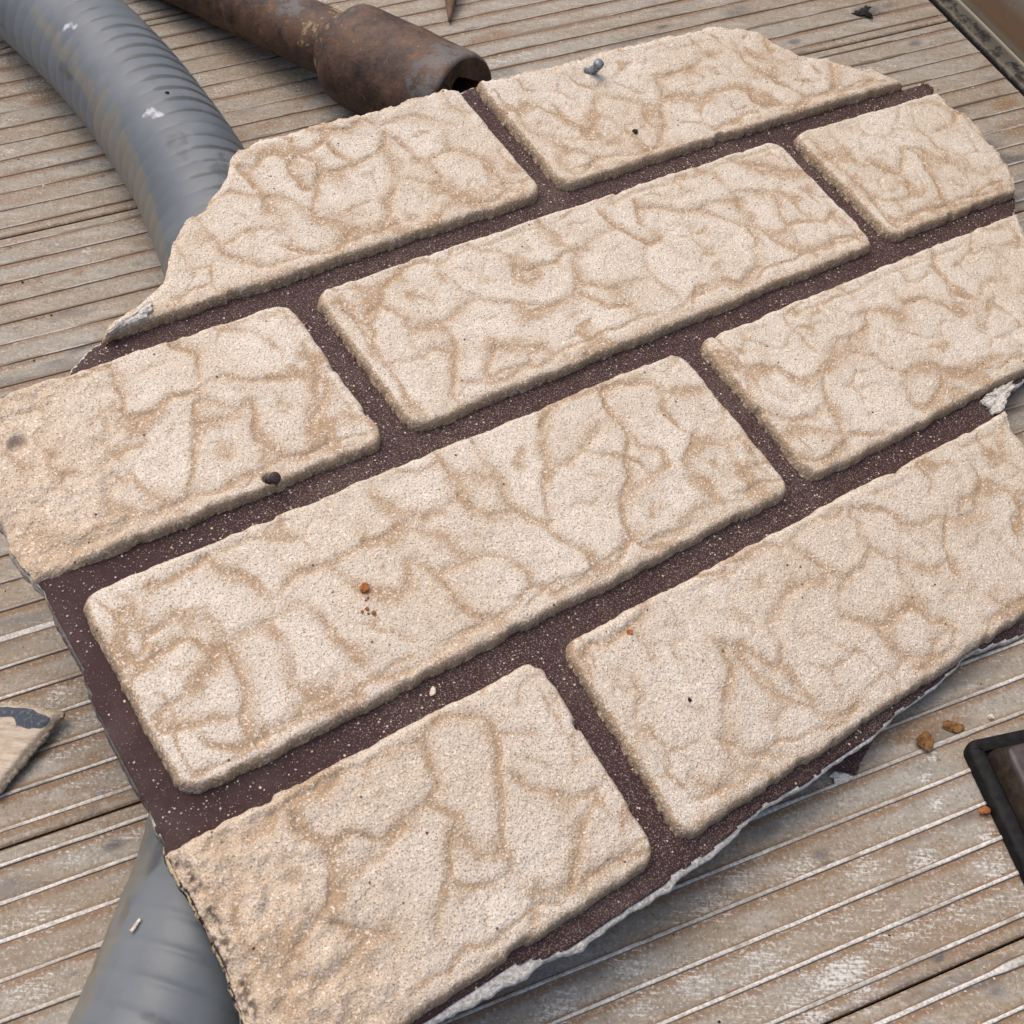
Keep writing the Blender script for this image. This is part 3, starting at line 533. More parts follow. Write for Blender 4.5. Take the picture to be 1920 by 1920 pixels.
# --- creases of the hammered brick faces, traced tile by tile (tile px = 3 x photo px)
TILES = {
 (0, 0): """1330,940 1400,1010 1470,1100;1300,1070 1400,1090 1480,1110 1560,1100 1650,1130 1750,1190 1800,1230;1800,970 1770,1040 1780,1080;1810,730 1830,790;1230,1350 1270,1420 1330,1450;1300,1360 1380,1310 1470,1290 1560,1290 1630,1330;1640,1390 1610,1450 1560,1490;1640,1400 1760,1420 1920,1410;1370,1470 1480,1490 1550,1500;1100,1210 1180,1320;1640,980 1700,1060;1480,880 1560,860 1640,900 1700,880;1500,1180 1560,1210 1600,1280""",
 (640, 0): """120,660 200,700 250,740 310,780 370,830 420,890 470,930;240,740 240,820 200,860 130,890 60,930;250,850 290,940 320,1010;320,1000 300,1080 270,1130 280,1200;400,1010 480,1030 560,1050 620,1080;640,1130 600,1160 560,1220;640,1120 750,1140 860,1130;850,1050 930,1070 1000,1080;400,650 480,660 560,680 640,700;480,900 520,950;0,1390 60,1310 160,1300 240,1310;800,900 830,960 860,970;560,700 600,760 620,840
  ;830,560 900,590 960,600 1000,640 1020,700 1070,740 1130,770 1200,780;1040,600 1090,580 1150,570;1290,430 1330,470 1400,490 1470,530 1560,560;1150,620 1240,650 1310,700;1200,800 1250,820;1250,870 1230,910 1290,960 1350,980;1280,840 1360,850 1440,880;1420,700 1400,770 1420,830;1440,880 1560,870 1680,860 1800,830 1920,800;1440,480 1420,560 1430,620;1790,760 1830,700 1800,600 1830,550 1920,540;1760,430 1840,420 1920,390;1700,620 1720,670;1560,560 1640,570 1720,600
  ;270,1580 320,1540 370,1500;480,1470 540,1490 560,1540;640,1590 700,1640 780,1670 860,1690;700,1730 640,1770 560,1820 490,1850;880,1410 960,1450 1010,1520 1050,1520 1140,1480 1200,1470;620,1400 720,1380;1240,1370 1320,1400 1390,1400;1390,1360 1440,1330 1510,1300;1330,1540 1310,1620 1370,1660;1170,1720 1230,1690 1310,1660;1430,1600 1500,1620;1560,1620 1590,1590 1660,1570 1760,1560 1830,1620;1640,1720 1690,1780;1460,1200 1560,1280 1640,1330 1740,1380;1650,1130 1680,1260 1760,1320 1820,1370;1700,1430 1720,1500;1130,1270 1200,1300;230,1620 240,1690 190,1750;20,1700 80,1790 150,1830;260,1740 350,1790 380,1850;900,1690 960,1700;980,1560 1060,1600 1120,1560""",
 (1280, 0): """0,410 60,380 120,330 200,310;180,200 230,260 330,300 350,340;290,240 330,300;450,190 470,260 500,290;430,340 500,370 510,390;0,560 60,540 140,560;220,510 300,500 370,510 430,530;830,350 850,420 860,480 900,510;900,510 1000,490 1060,460;460,600 560,590 640,600 720,560;690,540 800,520;480,420 540,470 600,480
  ;830,730 900,820 960,890 1020,930 1080,930;700,760 780,850 860,930 1000,1040 1080,1110 1160,1130;1160,1130 1240,1120 1280,1090;1220,980 1260,1020 1280,1080;1240,840 1320,830;1380,960 1420,1010 1440,1060;1440,740 1520,700;1290,590 1380,580 1430,590;1450,600 1540,640 1610,640;1620,700 1700,780;1540,930 1580,970;1110,1170 1160,1230 1200,1270;1320,1190 1440,1170 1560,1150;1650,1100 1740,1080 1850,1040
  ;200,880 280,900 340,920;100,960 180,970 230,1030 280,1080 320,1130;0,1190 80,1180 160,1140 230,1130;320,1160 360,1200 400,1230;540,960 620,960 680,960;490,1080 560,1080 620,1110;330,1270 400,1280 450,1290;400,1420 430,1490;550,1200 600,1260 650,1340;720,1400 760,1440;660,1420 760,1410 860,1380;750,1240 800,1250 850,1200;180,1580 260,1570 340,1590;0,1690 60,1700;860,1340 960,1320 1050,1370
  ;1420,1420 1430,1500 1480,1560 1520,1640;1530,1650 1620,1680;1480,1720 1560,1770;870,1910 960,1890;1030,1740 1120,1750;1200,1640 1260,1700 1240,1780""",
 (640, 640): """180,0 230,80 300,150 330,230 380,330 470,400;300,130 380,110 460,90 520,40;650,40 640,150 650,230;660,230 760,230 840,230 960,190 1060,120;640,250 620,310 650,340;870,40 840,100;1100,40 1180,60 1270,70
  ;180,850 240,890 300,920 350,970 420,980 480,980;280,970 330,1030 430,1060;560,950 630,900 680,850;560,660 640,780;630,740 700,750;720,900 780,950 860,980 940,960 980,960;760,590 820,690 890,760 910,840 930,900 990,960 1070,1010 1190,1010;1140,600 1160,720 1140,800 1150,900 1170,1000;1370,590 1400,560 1420,530;1320,640 1360,600;1470,640 1540,640 1600,650 1690,690;1560,450 1610,500 1620,570 1600,640;1590,660 1620,760 1570,900 1590,1020 1650,1120 1720,1160;1640,860 1680,810 1740,780;1810,600 1850,690 1790,740;1750,240 1800,270 1870,290 1920,270;1640,240 1560,240 1470,270;1170,390 1250,330 1340,310;160,790 210,750 280,720;0,1200 60,1170 130,1150;150,1110 230,1100;370,1230 400,1300 370,1340;390,1230 470,1260 530,1300 570,1350 620,1400;280,1420 340,1400 380,1380;620,1400 670,1490 740,1540 850,1560;690,1250 770,1210 860,1200 950,1230 1000,1260;1000,1440 1060,1370 1130,1370 1200,1390;1020,1440 960,1510 860,1580 760,1600 680,1670;1390,1320 1430,1280 1500,1270;1200,1100 1270,1130;1560,1250 1600,1180;80,1770 120,1840 170,1890;280,1890 340,1850 420,1840 480,1800 560,1730;1850,1090 1900,1060
  ;1330,1740 1390,1830 1400,1900;1640,1620 1700,1700 1760,1800;1500,1700 1600,1620 1700,1540""",
 (0, 640): """1400,1310 1450,1340 1500,1400 1560,1440 1640,1450 1720,1480 1800,1530;1850,1260 1890,1290;840,1370 920,1350 1000,1310 1080,1270 1160,1200;820,1660 880,1620 950,1580 990,1540 1040,1600 1080,1660 1140,1700 1210,1740 1290,1720 1370,1660;1370,1650 1450,1620 1510,1560 1560,1550;1550,1620 1610,1690 1650,1760;1190,1750 1210,1850;640,1770 760,1800 820,1840;820,1840 880,1770 960,1740
  ;970,30 1060,50 1110,70 1110,150 1130,250 1130,330;1130,330 1200,330 1270,360 1350,370 1420,340;1420,350 1440,420 1420,500;1350,380 1260,430 1170,440;1090,400 1110,480 1080,600 1090,680 1060,800 1040,880;690,420 780,420 860,400 900,350 960,310 1080,290;690,300 690,400;370,210 440,200 510,180 520,150;610,140 640,190;480,440 560,420 610,440 600,520 580,570;600,380 660,350;650,640 600,680 570,700;560,560 630,640;740,740 790,820 860,860 930,900;930,900 900,960;570,1000 620,940 720,950 790,980;1500,580 1560,610 1590,640;1490,630 1510,700 1450,760;1400,760 1300,800 1200,850 1080,860;1590,650 1700,640 1780,600 1840,570;1780,560 1770,440 1800,340;1400,220 1470,210 1570,210;400,1150 490,1110 560,1090 660,1060;230,1100 290,1090;820,570 800,590;1700,30 1760,120 1800,200;640,760 700,800 740,740""",
 (1280, 640): """0,490 60,530 130,560 230,570 310,560;270,600 290,660 340,730 400,800 430,820;150,790 200,880 240,910;0,660 60,760 150,860;70,940 160,920 260,900 350,890;0,280 60,270 110,250
  ;200,60 260,130 340,150 370,190 380,270 430,370 520,420 600,430;440,140 540,140 600,190 660,210;620,440 630,500 600,520;660,430 740,410 790,350;740,200 800,160 830,170;790,190 800,270 810,330 830,370;1000,60 1100,90 1160,150 1240,180 1270,270;640,490 720,490;880,530 960,520 1060,530 1130,510;900,520 910,570;1280,330 1340,370 1400,340;1640,170 1700,100;640,620 700,660 760,670;420,440 500,530 600,640;1300,140 1400,120 1480,160
  ;560,1170 630,1100 700,1030 760,1000;260,1240 340,1230 400,1170;90,1320 180,1310;680,1190 760,1240 820,1300;900,950 960,930;980,1010 990,1080 1060,1160 1130,1200;1170,960 1240,1020;1160,1210 1230,1220;1440,980 1500,1000 1560,1000;1480,1150 1500,1230 1540,1300;900,1340 880,1400 880,1480 900,1540;580,1440 640,1380 720,1350 800,1350;500,1580 520,1650 560,1700;910,1550 990,1570 1100,1600 1160,1600;1160,1600 1220,1520 1300,1500 1340,1520;1230,1280 1240,1330;140,1650 220,1700 330,1720 420,1770 500,1810 600,1840;230,1740 270,1820 270,1890;320,1700 340,1790 420,1880;1270,1780 1380,1770 1460,1760;1320,1850 1400,1840;1480,1580 1540,1630;1840,850 1900,920;1850,1000 1870,1070;1640,700 1680,780 1660,860""",
 (1280, 1280): """230,100 240,170 250,250 230,330;540,60 620,100 700,130;880,200 980,130;280,510 400,490 520,520;740,110 750,160;380,420 460,400 560,410;60,540 140,600 200,620""",
 (640, 1280): """0,490 70,470 130,460;560,190 640,180 720,190;470,330 540,220;880,270 890,380 880,480 910,590 910,700 900,830;880,270 980,280 1080,270;520,500 550,570 480,680;360,790 400,740 480,680 540,700 600,730 660,770 650,820;620,860 600,960 620,1020 600,1120;650,820 700,870 800,990;780,980 860,960 920,920 960,960 970,1050;960,530 1060,600 1180,610 1280,640 1400,640;1360,800 1390,760 1440,620 1430,590;1080,1170 1180,1170 1300,1160 1360,1130;1080,1170 1090,1250 1080,1350;1450,1060 1520,1010 1660,970 1760,940;270,910 310,870 340,840;80,1080 130,1010;0,880 60,830;540,1260 530,1400 560,1480;690,1140 760,1140;920,520 960,530;200,1400 280,1440 320,1520""",
 (0, 1280): """1200,900 1260,860 1340,870 1400,890;1560,730 1640,660;1840,900 1880,980 1860,1080;1580,1390 1650,1340 1700,1300;1700,1300 1780,1320 1860,1340;1620,1560 1680,1510;1640,1700 1720,1660 1800,1700;880,200 930,140 1020,80 1080,30 1120,0;910,200 900,260;970,270 1060,250;1360,0 1380,70 1360,200;1480,260 1560,230 1640,210;1340,370 1420,340 1500,290;1700,130 1760,110 1840,90"""}
CRE = []
for (ox, oy), txt in TILES.items():
    for pl in txt.replace("\n", " ").split(";"):
        pts = [tuple(float(a) for a in q.split(",")) for q in pl.split()]
        if len(pts) < 2: continue
        px = np.array([(ox + a / 3, oy + b / 3) for a, b in pts])
        CRE.append(on_panel(px, HB))
def join_creases(cs):
    out = []
    for i, c in enumerate(cs):
        pts = [p for p in c]
        for end in (0, 1):
            e = pts[0] if end == 0 else pts[-1]; b = pts[1] if end == 0 else pts[-2]
            d = (e - b) / (np.linalg.norm(e - b) + 1e-9); best = None
            for j, o in enumerate(cs):
                if j == i or np.min(np.linalg.norm(o - e, axis=1)) > .05: continue
                A, B = o[:-1], o[1:]; D = B - A
                t = np.clip(((e - A) * D).sum(1) / (D ** 2).sum(1), 0, 1); Q = A + D * t[:, None]
                g = Q - e; dd = np.linalg.norm(g, axis=1); co = (g @ d) / (dd + 1e-9)
                sc = np.where((dd < .019) & ((co > .15) | (dd < .002)), dd * (1.6 - co), 9)
                k = int(np.argmin(sc))
                if sc[k] < 9 and (best is None or sc[k] < best[0]): best = (sc[k], Q[k])
            if best is not None and np.linalg.norm(best[1] - e) > .0006:
                q = best[1]; n = np.array([-(q - e)[1], (q - e)[0]]); m = (e + q) / 2 + n * RNG.uniform(-.25, .25)
                if end == 0: pts = [q, m] + pts
                else: pts = pts + [m, q]
        out.append(np.array(pts))
    return out
CRE = join_creases(CRE)
def crease_fields(u, v, rect):
    """dirt, groove depth and step height of the creases crossing one brick face"""
    wu = u + .0016 * (fbm(u * 160, v * 160, 131, 3) - .5); wv_ = v + .0016 * (fbm(u * 160, v * 160, 137, 3) - .5)
    stain = np.zeros_like(u); dep = np.zeros_like(u); stp = np.zeros_like(u); dm = np.full_like(u, .016)
    for ci, c in enumerate(CRE):
        mu = c.mean(0)
        if not (rect[0] - .004 < mu[0] < rect[1] + .004 and rect[2] - .004 < mu[1] < rect[3] + .004): continue
        lo = c.min(0) - .016; hi = c.max(0) + .016
        mk = (wu > lo[0]) & (wu < hi[0]) & (wv_ > lo[1]) & (wv_ < hi[1])
        x = wu[mk]; y = wv_[mk]
        if not len(x): continue
        best = np.full(len(x), 1.); sg = np.ones(len(x)); tt = np.zeros(len(x)); ns_ = len(c) - 1
        for i in range(ns_):
            a, b = c[i], c[i + 1]; d = b - a; t = ((x - a[0]) * d[0] + (y - a[1]) * d[1]) / (d @ d)
            tc = np.clip(t, 0, 1); dx = x - a[0] - tc * d[0]; dy = y - a[1] - tc * d[1]; q = np.hypot(dx, dy)
            m_ = q < best; best[m_] = q[m_]; sg[m_] = np.sign(d[0] * dy - d[1] * dx)[m_]; tt[m_] = ((i + tc) / ns_)[m_]
        dm[mk] = np.minimum(dm[mk], best)
        rng = np.random.default_rng(ci + 5); side_ = rng.choice([-1, 1]); k = rng.uniform(.7, 1.05)
        k = k * (.40 + .90 * vnoise(x * 110, y * 110, 141 + ci))
        sd = best * sg * side_
        wd = .0010 + .0085 * vnoise(x * 80, y * 80, 145 + ci) ** 2.4
        st = np.where(sd > 0, np.exp(-(np.abs(sd) / wd) ** 1.3), np.exp(-(sd / .00105) ** 2))
        stain[mk] = np.maximum(stain[mk], k * st)
        dep[mk] = np.maximum(dep[mk], k * np.exp(-(sd / .0012) ** 2))
        stp[mk] += .8 * k * np.where(sd > 0, -np.exp(-sd / .005), np.exp(sd / .006) * .6) * np.tanh(np.abs(sd) / .0008)
    return stain, dep, stp, dm
def scale_net(u, v):
    a, b = u / .019 + v / .045, v / .0155 - u / .060
    a = a + .9 * (fbm(u * 90, v * 90, 301, 2) - .5); b = b + .9 * (fbm(u * 90, v * 90, 307, 2) - .5)
    ia, ib = np.floor(a), np.floor(b); f1 = np.full_like(u, 9.); f2 = np.full_like(u, 9.)
    for i in (-1, 0, 1):
        for j in (-1, 0, 1):
            ca, cb = ia + i, ib + j; k1 = _LAT[ca.astype(int) & 255, cb.astype(int) & 255]; k2 = _LAT[(ca.astype(int) + 91) & 255, (cb.astype(int) + 37) & 255]
            d = np.hypot(a - ca - k1, b - cb - k2); f2 = np.minimum(f2, np.maximum(f1, d)); f1 = np.minimum(f1, d)
    return np.exp(-((f2 - f1) / .16) ** 1.3)
def brick(u0, u1, v0, v1, seed, extra=None):
    st = .00056
    lo = OUV.min(0) - .002; hi = OUV.max(0) + .002
    us = np.arange(max(u0 - .0012, lo[0]), min(u1 + .0012, hi[0]), st); vs = np.arange(max(v0 - .0012, lo[1]), min(v1 + .0012, hi[1]), st)
    cu, cv, hu, hv, rr = (u0 + u1) / 2, (v0 + v1) / 2, (u1 - u0) / 2, (v1 - v0) / 2, .0062
    def rect_sd(u, v):
        wb = .0013 * (fbm(u * 260, v * 260, 151 + seed, 3) - .5) - .0009 * sstep(.78, .92, vnoise(u * 150, v * 150, 153 + seed)) + .0008 * (vnoise(u * 60, v * 60, 157 + seed) - .5)
        qx = np.abs(u - cu) - hu + rr; qy = np.abs(v - cv) - hv + rr
        return -(np.hypot(np.maximum(qx, 0), np.maximum(qy, 0)) + np.minimum(np.maximum(qx, qy), 0) - rr) + wb
    def inset(u, v):
        return extra(u, v)[0] if extra else 0 * u
    U, V, F = cut_grid(us, vs, lambda u, v: np.minimum(rect_sd(u, v), out_sd(u, v) - inset(u, v)))
    sr = rect_sd(U, V); so = out_sd(U, V) - inset(U, V)
    stain, dep, stp, dm = crease_fields(U, V, (u0, u1, v0, v1))
    far_ = sstep(.0035, .0085, dm); net = scale_net(U, V); n2 = fbm(U * 75, V * 75, 313, 3)
    halo = np.exp(-(dm / (.0018 + .0062 * n2 ** 1.6)) ** 2.0) * (.18 + .55 * n2)
    stain = np.maximum.reduce([stain, halo * .8 + .45 * stain, far_ * net * (.25 + .75 * n2)]); dep = np.maximum(dep, .55 * far_ * net)
    t = np.clip(sr / .0012, 0, 1)
    h = HB * (.80 * np.sin(t * math.pi / 2) ** .9 + .20 * sstep(.0006, .0024, sr))
    top = sstep(.001, .004, sr)
    big = fbm(U * 45 + seed, V * 60, 161, 3) - .5; mid = fbm(U * 150, V * 150, 167, 3) - .5
    h = h + top * (.0004 * big + .0006 * mid - .00050 * dep + .00022 * stp + .0005 * np.clip(stain, 0, 1) * (fbm(U * 420, V * 420, 169, 2) - .5)) + .00022 * (vnoise(U * 900, V * 900, 171) - .5) * sstep(0, .001, sr)
    # a drafted rim: shallow dirty line a few mm inside the lower and left edges
    rn = fbm(U * 70, V * 70, 173 + seed, 3)
    ru = U - u0; rv = V - v0
    rim = np.exp(-((np.minimum(ru, rv) - .0066 - .009 * (rn - .5)) / .0011) ** 2) * sstep(.38, .55, fbm(U * 60, V * 60, 177 + seed, 2)) * .8
    rim2 = np.exp(-((np.minimum(u1 - U, v1 - V) - .0052 - .003 * (rn - .5)) / .0011) ** 2) * sstep(.45, .6, fbm(U * 40, V * 40, 181 + seed, 2)) * .6
    far = sstep(.0, .03, so); rim = np.maximum(rim, rim2) * np.where(so > .006, 1, .3)
    h = h - .0004 * rim * top
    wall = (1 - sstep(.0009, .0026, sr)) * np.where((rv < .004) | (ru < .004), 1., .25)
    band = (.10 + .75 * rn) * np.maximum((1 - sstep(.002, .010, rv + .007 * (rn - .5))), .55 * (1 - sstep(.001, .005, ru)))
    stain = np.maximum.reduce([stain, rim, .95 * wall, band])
    # broken outer edge crumbles
    h = h - HB * .45 * (1 - sstep(0, .0026, so)) * fbm(U * 400, V * 400, 191, 2) * (so < sr)
    stain = stain + .42 * sstep(.52, .68, fbm(U * 120, V * 120, 193 + seed, 3)) * sstep(.5, .68, fbm(U * 30, V * 30, 197 + seed, 2))
    wear = .25 * sstep(.55, .75, fbm(U * 16, V * 16, 199, 2)) * np.ones_like(U); dk0 = .22 * (1 - sstep(.0002, .0013, sr)) * np.where((rv < .004) | (ru < .004), 1., .1) * (.4 + fbm(U * 200, V * 200, 203, 2)); dk = dk0  # dk0: dirt and base shadow painted dark along lower and left wall feet
    if extra:
        _, dh, sw, dk = extra(U, V, sr, so); dk = np.maximum(dk, dk0); h = h + dh; wear = np.maximum(wear, sw)
        stain = stain * (1 - .25 * sw)
    h = np.where(sr <= .00005, -.0005, np.maximum(h, np.where((sr > .0012) & (so < .006), .0007, -.0004)))
    Vt = Spt(U, V, h); A = np.stack([stain, wear, dk], -1)
    E = border_edges(F); bi, inv = np.unique(E, return_inverse=True); E2_ = inv.reshape(E.shape)
    n0 = len(Vt); low = Spt(U[bi], V[bi], np.full(len(bi), -.0009))
    midr = Spt(U[bi] , V[bi], np.minimum(h[bi], .55 * h[bi])) + .0004 * (RNG.random((len(bi), 3)) - .5)
    Vt = np.vstack([Vt, midr, low]); A = np.vstack([A, np.maximum(A[bi], [.25, 0, 0]), np.maximum(A[bi], [.5, 0, 0])])
    nb_ = len(bi)
    S1 = np.stack([E[:, 1], E[:, 0], n0 + E2_[:, 0], n0 + E2_[:, 1]], 1); S2 = np.stack([n0 + E2_[:, 1], n0 + E2_[:, 0], n0 + nb_ + E2_[:, 0], n0 + nb_ + E2_[:, 1]], 1)
    return mesh_obj("brick", Vt, [F, S1, S2], M['brick'], panel, A)
# worn, crumbling ends of the two bricks on the left edge; nail holes
HOLE = on_panel([(33, 831)], HB)[0]; NAIL = on_panel([(503, 895)], HB)[0]; SCREW = on_panel([(1104, 133)], HB)[0]
def ex_b1(u, v, sr=None, so=None):
    if sr is None: return (0 * u,)
    d = np.hypot(u - HOLE[0], v - HOLE[1]); dh = -.0028 * (1 - sstep(.0020, .0032, d))
    d2 = np.hypot(u - NAIL[0], v - NAIL[1]); dh = dh - .0025 * (1 - sstep(.0012, .0024, d2))
    er = (1 - sstep(0, .026, so)) * sstep(.03, .0, v - 2 * PQ)
    left = sstep(-.058, -.105, u + .0 * v)
    dh = dh - .0030 * er * (.6 + .8 * fbm(u * 130, v * 130, 205, 2)) + left * .0020 * (fbm(u * 300, v * 300, 207, 4) - .5)
    return 0, dh, np.clip(.95 * er + .55 * left * (.4 + fbm(u * 60, v * 60, 209, 2)), 0, 1), .9 * (1 - sstep(.0010, .0020, d2)) + .12 * (1 - sstep(.0012, .0026, d))  # last value darkens both holes: their shade painted into the colour
def ex_d1(u, v, sr=None, so=None):
    ins = .0002 + 0 * u
    if sr is None: return (ins,)
    left = sstep(-.062, -.112, u)
    eb = 1 - sstep(.0026, .0046, so + .0012 * (fbm(u * 150, v * 150, 215, 2) - .5)); eb = eb * sstep(-.095, -.108, u)
    dh = -.0012 * (1 - sstep(0, .010, so)) * left - .0012 * eb + left * .0028 * (fbm(u * 240, v * 240, 211, 4) - .5)
    return 0, dh, np.clip(left * (.55 + .8 * (fbm(u * 70, v * 70, 213, 3) - .3)), 0, 1), eb * sstep(.50, .62, fbm(u * 1000, v * 1000, 217, 2)) * .85 * sstep(.38, .55, fbm(u * 160, v * 160, 219, 2))
def ex_a2(u, v, sr=None, so=None):
    if sr is None: return (0 * u,)
    d2 = np.hypot(u - SCREW[0], v - SCREW[1])
    return 0, -.002 * (1 - sstep(.0012, .0024, d2)), 0 * u, .5 * (1 - sstep(.0010, .0020, d2))
def row(v): return v * PQ, (v + 1) * PQ - GV
BR = [(PP - PA, 2 * PP - PA - GU, 3, ex_a2), (-PA, PP - PA - GU, 3, None),
      (-PP, -GU, 2, ex_b1), (0, PP - GU, 2, None), (PP, 2 * PP - GU, 2, None),
      (-PA, PP - PA - GU, 1, None), (PP - PA, 2 * PP - PA - GU, 1, None),
      (-PP, -GU, 0, ex_d1), (0, PP - GU, 0, None)]
for i, (a, b, r, ex) in enumerate(BR):
    v0, v1 = row(r); brick(a, b, v0, v1, i * 7, ex)
# --- backing sheet: maroon face, thin board underneath
lo = OUV.min(0) - .002; hi = OUV.max(0) + .002
us = np.arange(lo[0], hi[0], .0011); vs = np.arange(lo[1], hi[1], .0011)
U, V, F = cut_grid(us, vs, out_sd)
dust = .35 + .9 * sstep(-.11, -.03, U) + .5 * (fbm(U * 30, V * 30, 221, 2) - .5)
dust = dust * (1 - .8 * np.exp(-((U + .118) / .02) ** 2))
n0 = len(U); hm = .00025 * (fbm(U * 120, V * 120, 223, 2) - .5)
Vt = np.vstack([Spt(U, V, hm), Spt(U, V, hm * 0 - .0046)])
E = border_edges(F)
Sd = np.stack([E[:, 1], E[:, 0], n0 + E[:, 0], n0 + E[:, 1]], 1)
mesh_obj("backing_sheet", Vt, [F, (F + n0)[:, ::-1], Sd], M['mortar'], panel, np.tile(np.stack([dust, 0 * dust, 0 * dust], -1), (2, 1)))
# --- torn pale core round the edge
seg = np.roll(OUV, -1, 0) - OUV; ln = np.linalg.norm(seg, axis=1); cum = np.concatenate([[0], np.cumsum(ln)])
q = np.arange(0, cum[-1], .00065); Qp = np.concatenate([OUV, OUV[:1]]); fr = np.concatenate([OUT[:, 3], OUT[:1, 3]])
RU = np.interp(q, cum, Qp[:, 0]); RV = np.interp(q, cum, Qp[:, 1]); FR = np.interp(q, cum, fr) * .001
tg = np.stack([np.gradient(RU), np.gradient(RV)], 1)
ker = np.ones(9) / 9
tg = np.stack([np.convolve(np.pad(tg[:, i], 4, mode='wrap'), ker, 'valid') for i in (0, 1)], 1); tg /= np.linalg.norm(tg, axis=1)[:, None]
NO = np.stack([tg[:, 1], -tg[:, 0]], 1)
en = edge_noise(RU, RV); rings = []; 
tear = .35 + 1.3 * fbm(q * 160, q * 0, 231, 3)
for off, w_, jn in ((-.0009, -.0001, 0), (.00005, -.00035, .3), (.75, -.0007, .6), (1., -.0013, 1.), (.8, -.0032, 1.), (.2, -.0047, .6), (-.004, -.0049, 0)):
    d = en + (FR * tear * off if off > .01 else off) + jn * .0007 * (fbm(q * 420, q * 0 + w_ * 4000, 233, 2) - .45) * np.where((RU < -.108) & (RV > .078) & (RV < .15), .25, 1)
    rings.append(Spt(RU + NO[:, 0] * d, RV + NO[:, 1] * d, np.full(len(q), w_) + .0003 * (RNG.random(len(q)) - .5) * (jn > 0)))
m = len(q); Vt = np.stack(rings)
a_w = sstep(-.100, -.118, RU) * sstep(.078, .066, RV)
a_w = np.maximum(a_w, .45 * sstep(-.100, -.112, RU) * sstep(.13, .15, RV))
a_d = .8 * sstep(-.100, -.112, RU) * sstep(.075, .08, RV) * sstep(.15, .14, RV)
At = np.tile(np.stack([0 * a_w, a_w, a_d], -1), (len(rings), 1))
mesh_obj("torn_edge", Vt.reshape(-1, 3), [tube_faces(len(rings), m)], M['core'], panel, At)
# --- torn flap of facing hanging at the lower right edge
def slab(name, poly3, nrm, thick, mat, parent, mat_edge=None, sub_n=6, loc=None, jit=.0003, attrs=None):
    """thin torn piece: ragged outline, its own thickness"""
    P = np.array(poly3, float); pts = []
    for a, b in zip(P, np.roll(P, -1, 0)):
        n = max(2, int(np.linalg.norm(b - a) / .0008))
        pts += [a + (b - a) * i / n for i in range(n)]
    pts = np.array(pts); pts = pts + jit * 2 * (RNG.random(pts.shape) - .5)
    c = pts.mean(0); n = len(pts); nrm = np.array(nrm, float); nrm /= np.linalg.norm(nrm)
    r1 = c + (pts - c) * .96; r2 = c + (pts - c) * .5
    V = np.vstack([r1 + nrm * thick * .5, pts, r1 - nrm * thick * .5, r2 + nrm * (thick * .5 + jit), [c + nrm * thick * .5], [c - nrm * thick * .5]])
    i = np.arange(n); j = (i + 1) % n
    F4 = [np.stack([i, n + i, n + j, j], 1), np.stack([n + i, 2 * n + i, 2 * n + j, n + j], 1), np.stack([3 * n + i, i, j, 3 * n + j], 1)]
    F3 = [np.stack([3 * n + i, 3 * n + j, np.full(n, 4 * n)], 1), np.stack([2 * n + j, 2 * n + i, np.full(n, 4 * n + 1)], 1)]
    return mesh_obj(name, V, F4 + F3, mat, parent, np.tile(np.array(attrs if attrs else (0, 0, 0), float), (len(V), 1)), smooth=False, loc=loc)
def at_z(px, z): return on_floor([px], z)[0]
fz = lambda x, y, z: at_z((x, y), z)
flap = slab("torn_flap", [fz(1552, 1441, .0050), fz(1600, 1404, .0052), fz(1647, 1373, .0045), fz(1634, 1393, .0030), fz(1613, 1430, .0010), fz(1606, 1453, -.0002), fz(1580, 1443, .0015), fz(1566, 1440, .0030)], (0.1, -.5, .8), .0006, M['mortar'], panel, attrs=(1., 0, 0))
slab("torn_paper", [fz(1552, 1456, -.0004), fz(1566, 1446, .0000), fz(1606, 1455, -.0006), fz(1590, 1466, -.0009), fz(1566, 1472, -.0009), fz(1565, 1460, .0004)], (0.1, -.4, .9), .0005, M['core'], panel)
slab("torn_paper", [fz(1602, 1394, .0056), fz(1640, 1364, .0056), fz(1650, 1366, .0050), fz(1612, 1394, .0052), fz(1580, 1420, .0050)], (0.1, -.4, .9), .0005, M['core'], panel)

def pw(px, w):
    uv = on_panel([px], w); return Spt(uv[:, 0], uv[:, 1], np.array([w]))[0]
slab("torn_paper", [pw(q_, .0040) for q_ in ((196, 634), (206, 624), (218, 611), (241, 599), (258, 588), (268, 580), (287, 563), (287, 582), (276, 598), (258, 606), (238, 613), (216, 622))], PR[:, 2], .0024, M['core'], panel, jit=.0005)
slab("torn_paper", [pw(q_, .0008) for q_ in ((1838, 754), (1848, 742), (1862, 733), (1896, 714), (1900, 727), (1884, 756), (1879, 772), (1860, 778), (1856, 766))], PR[:, 2], .0016, M['core'], panel, jit=.0005)

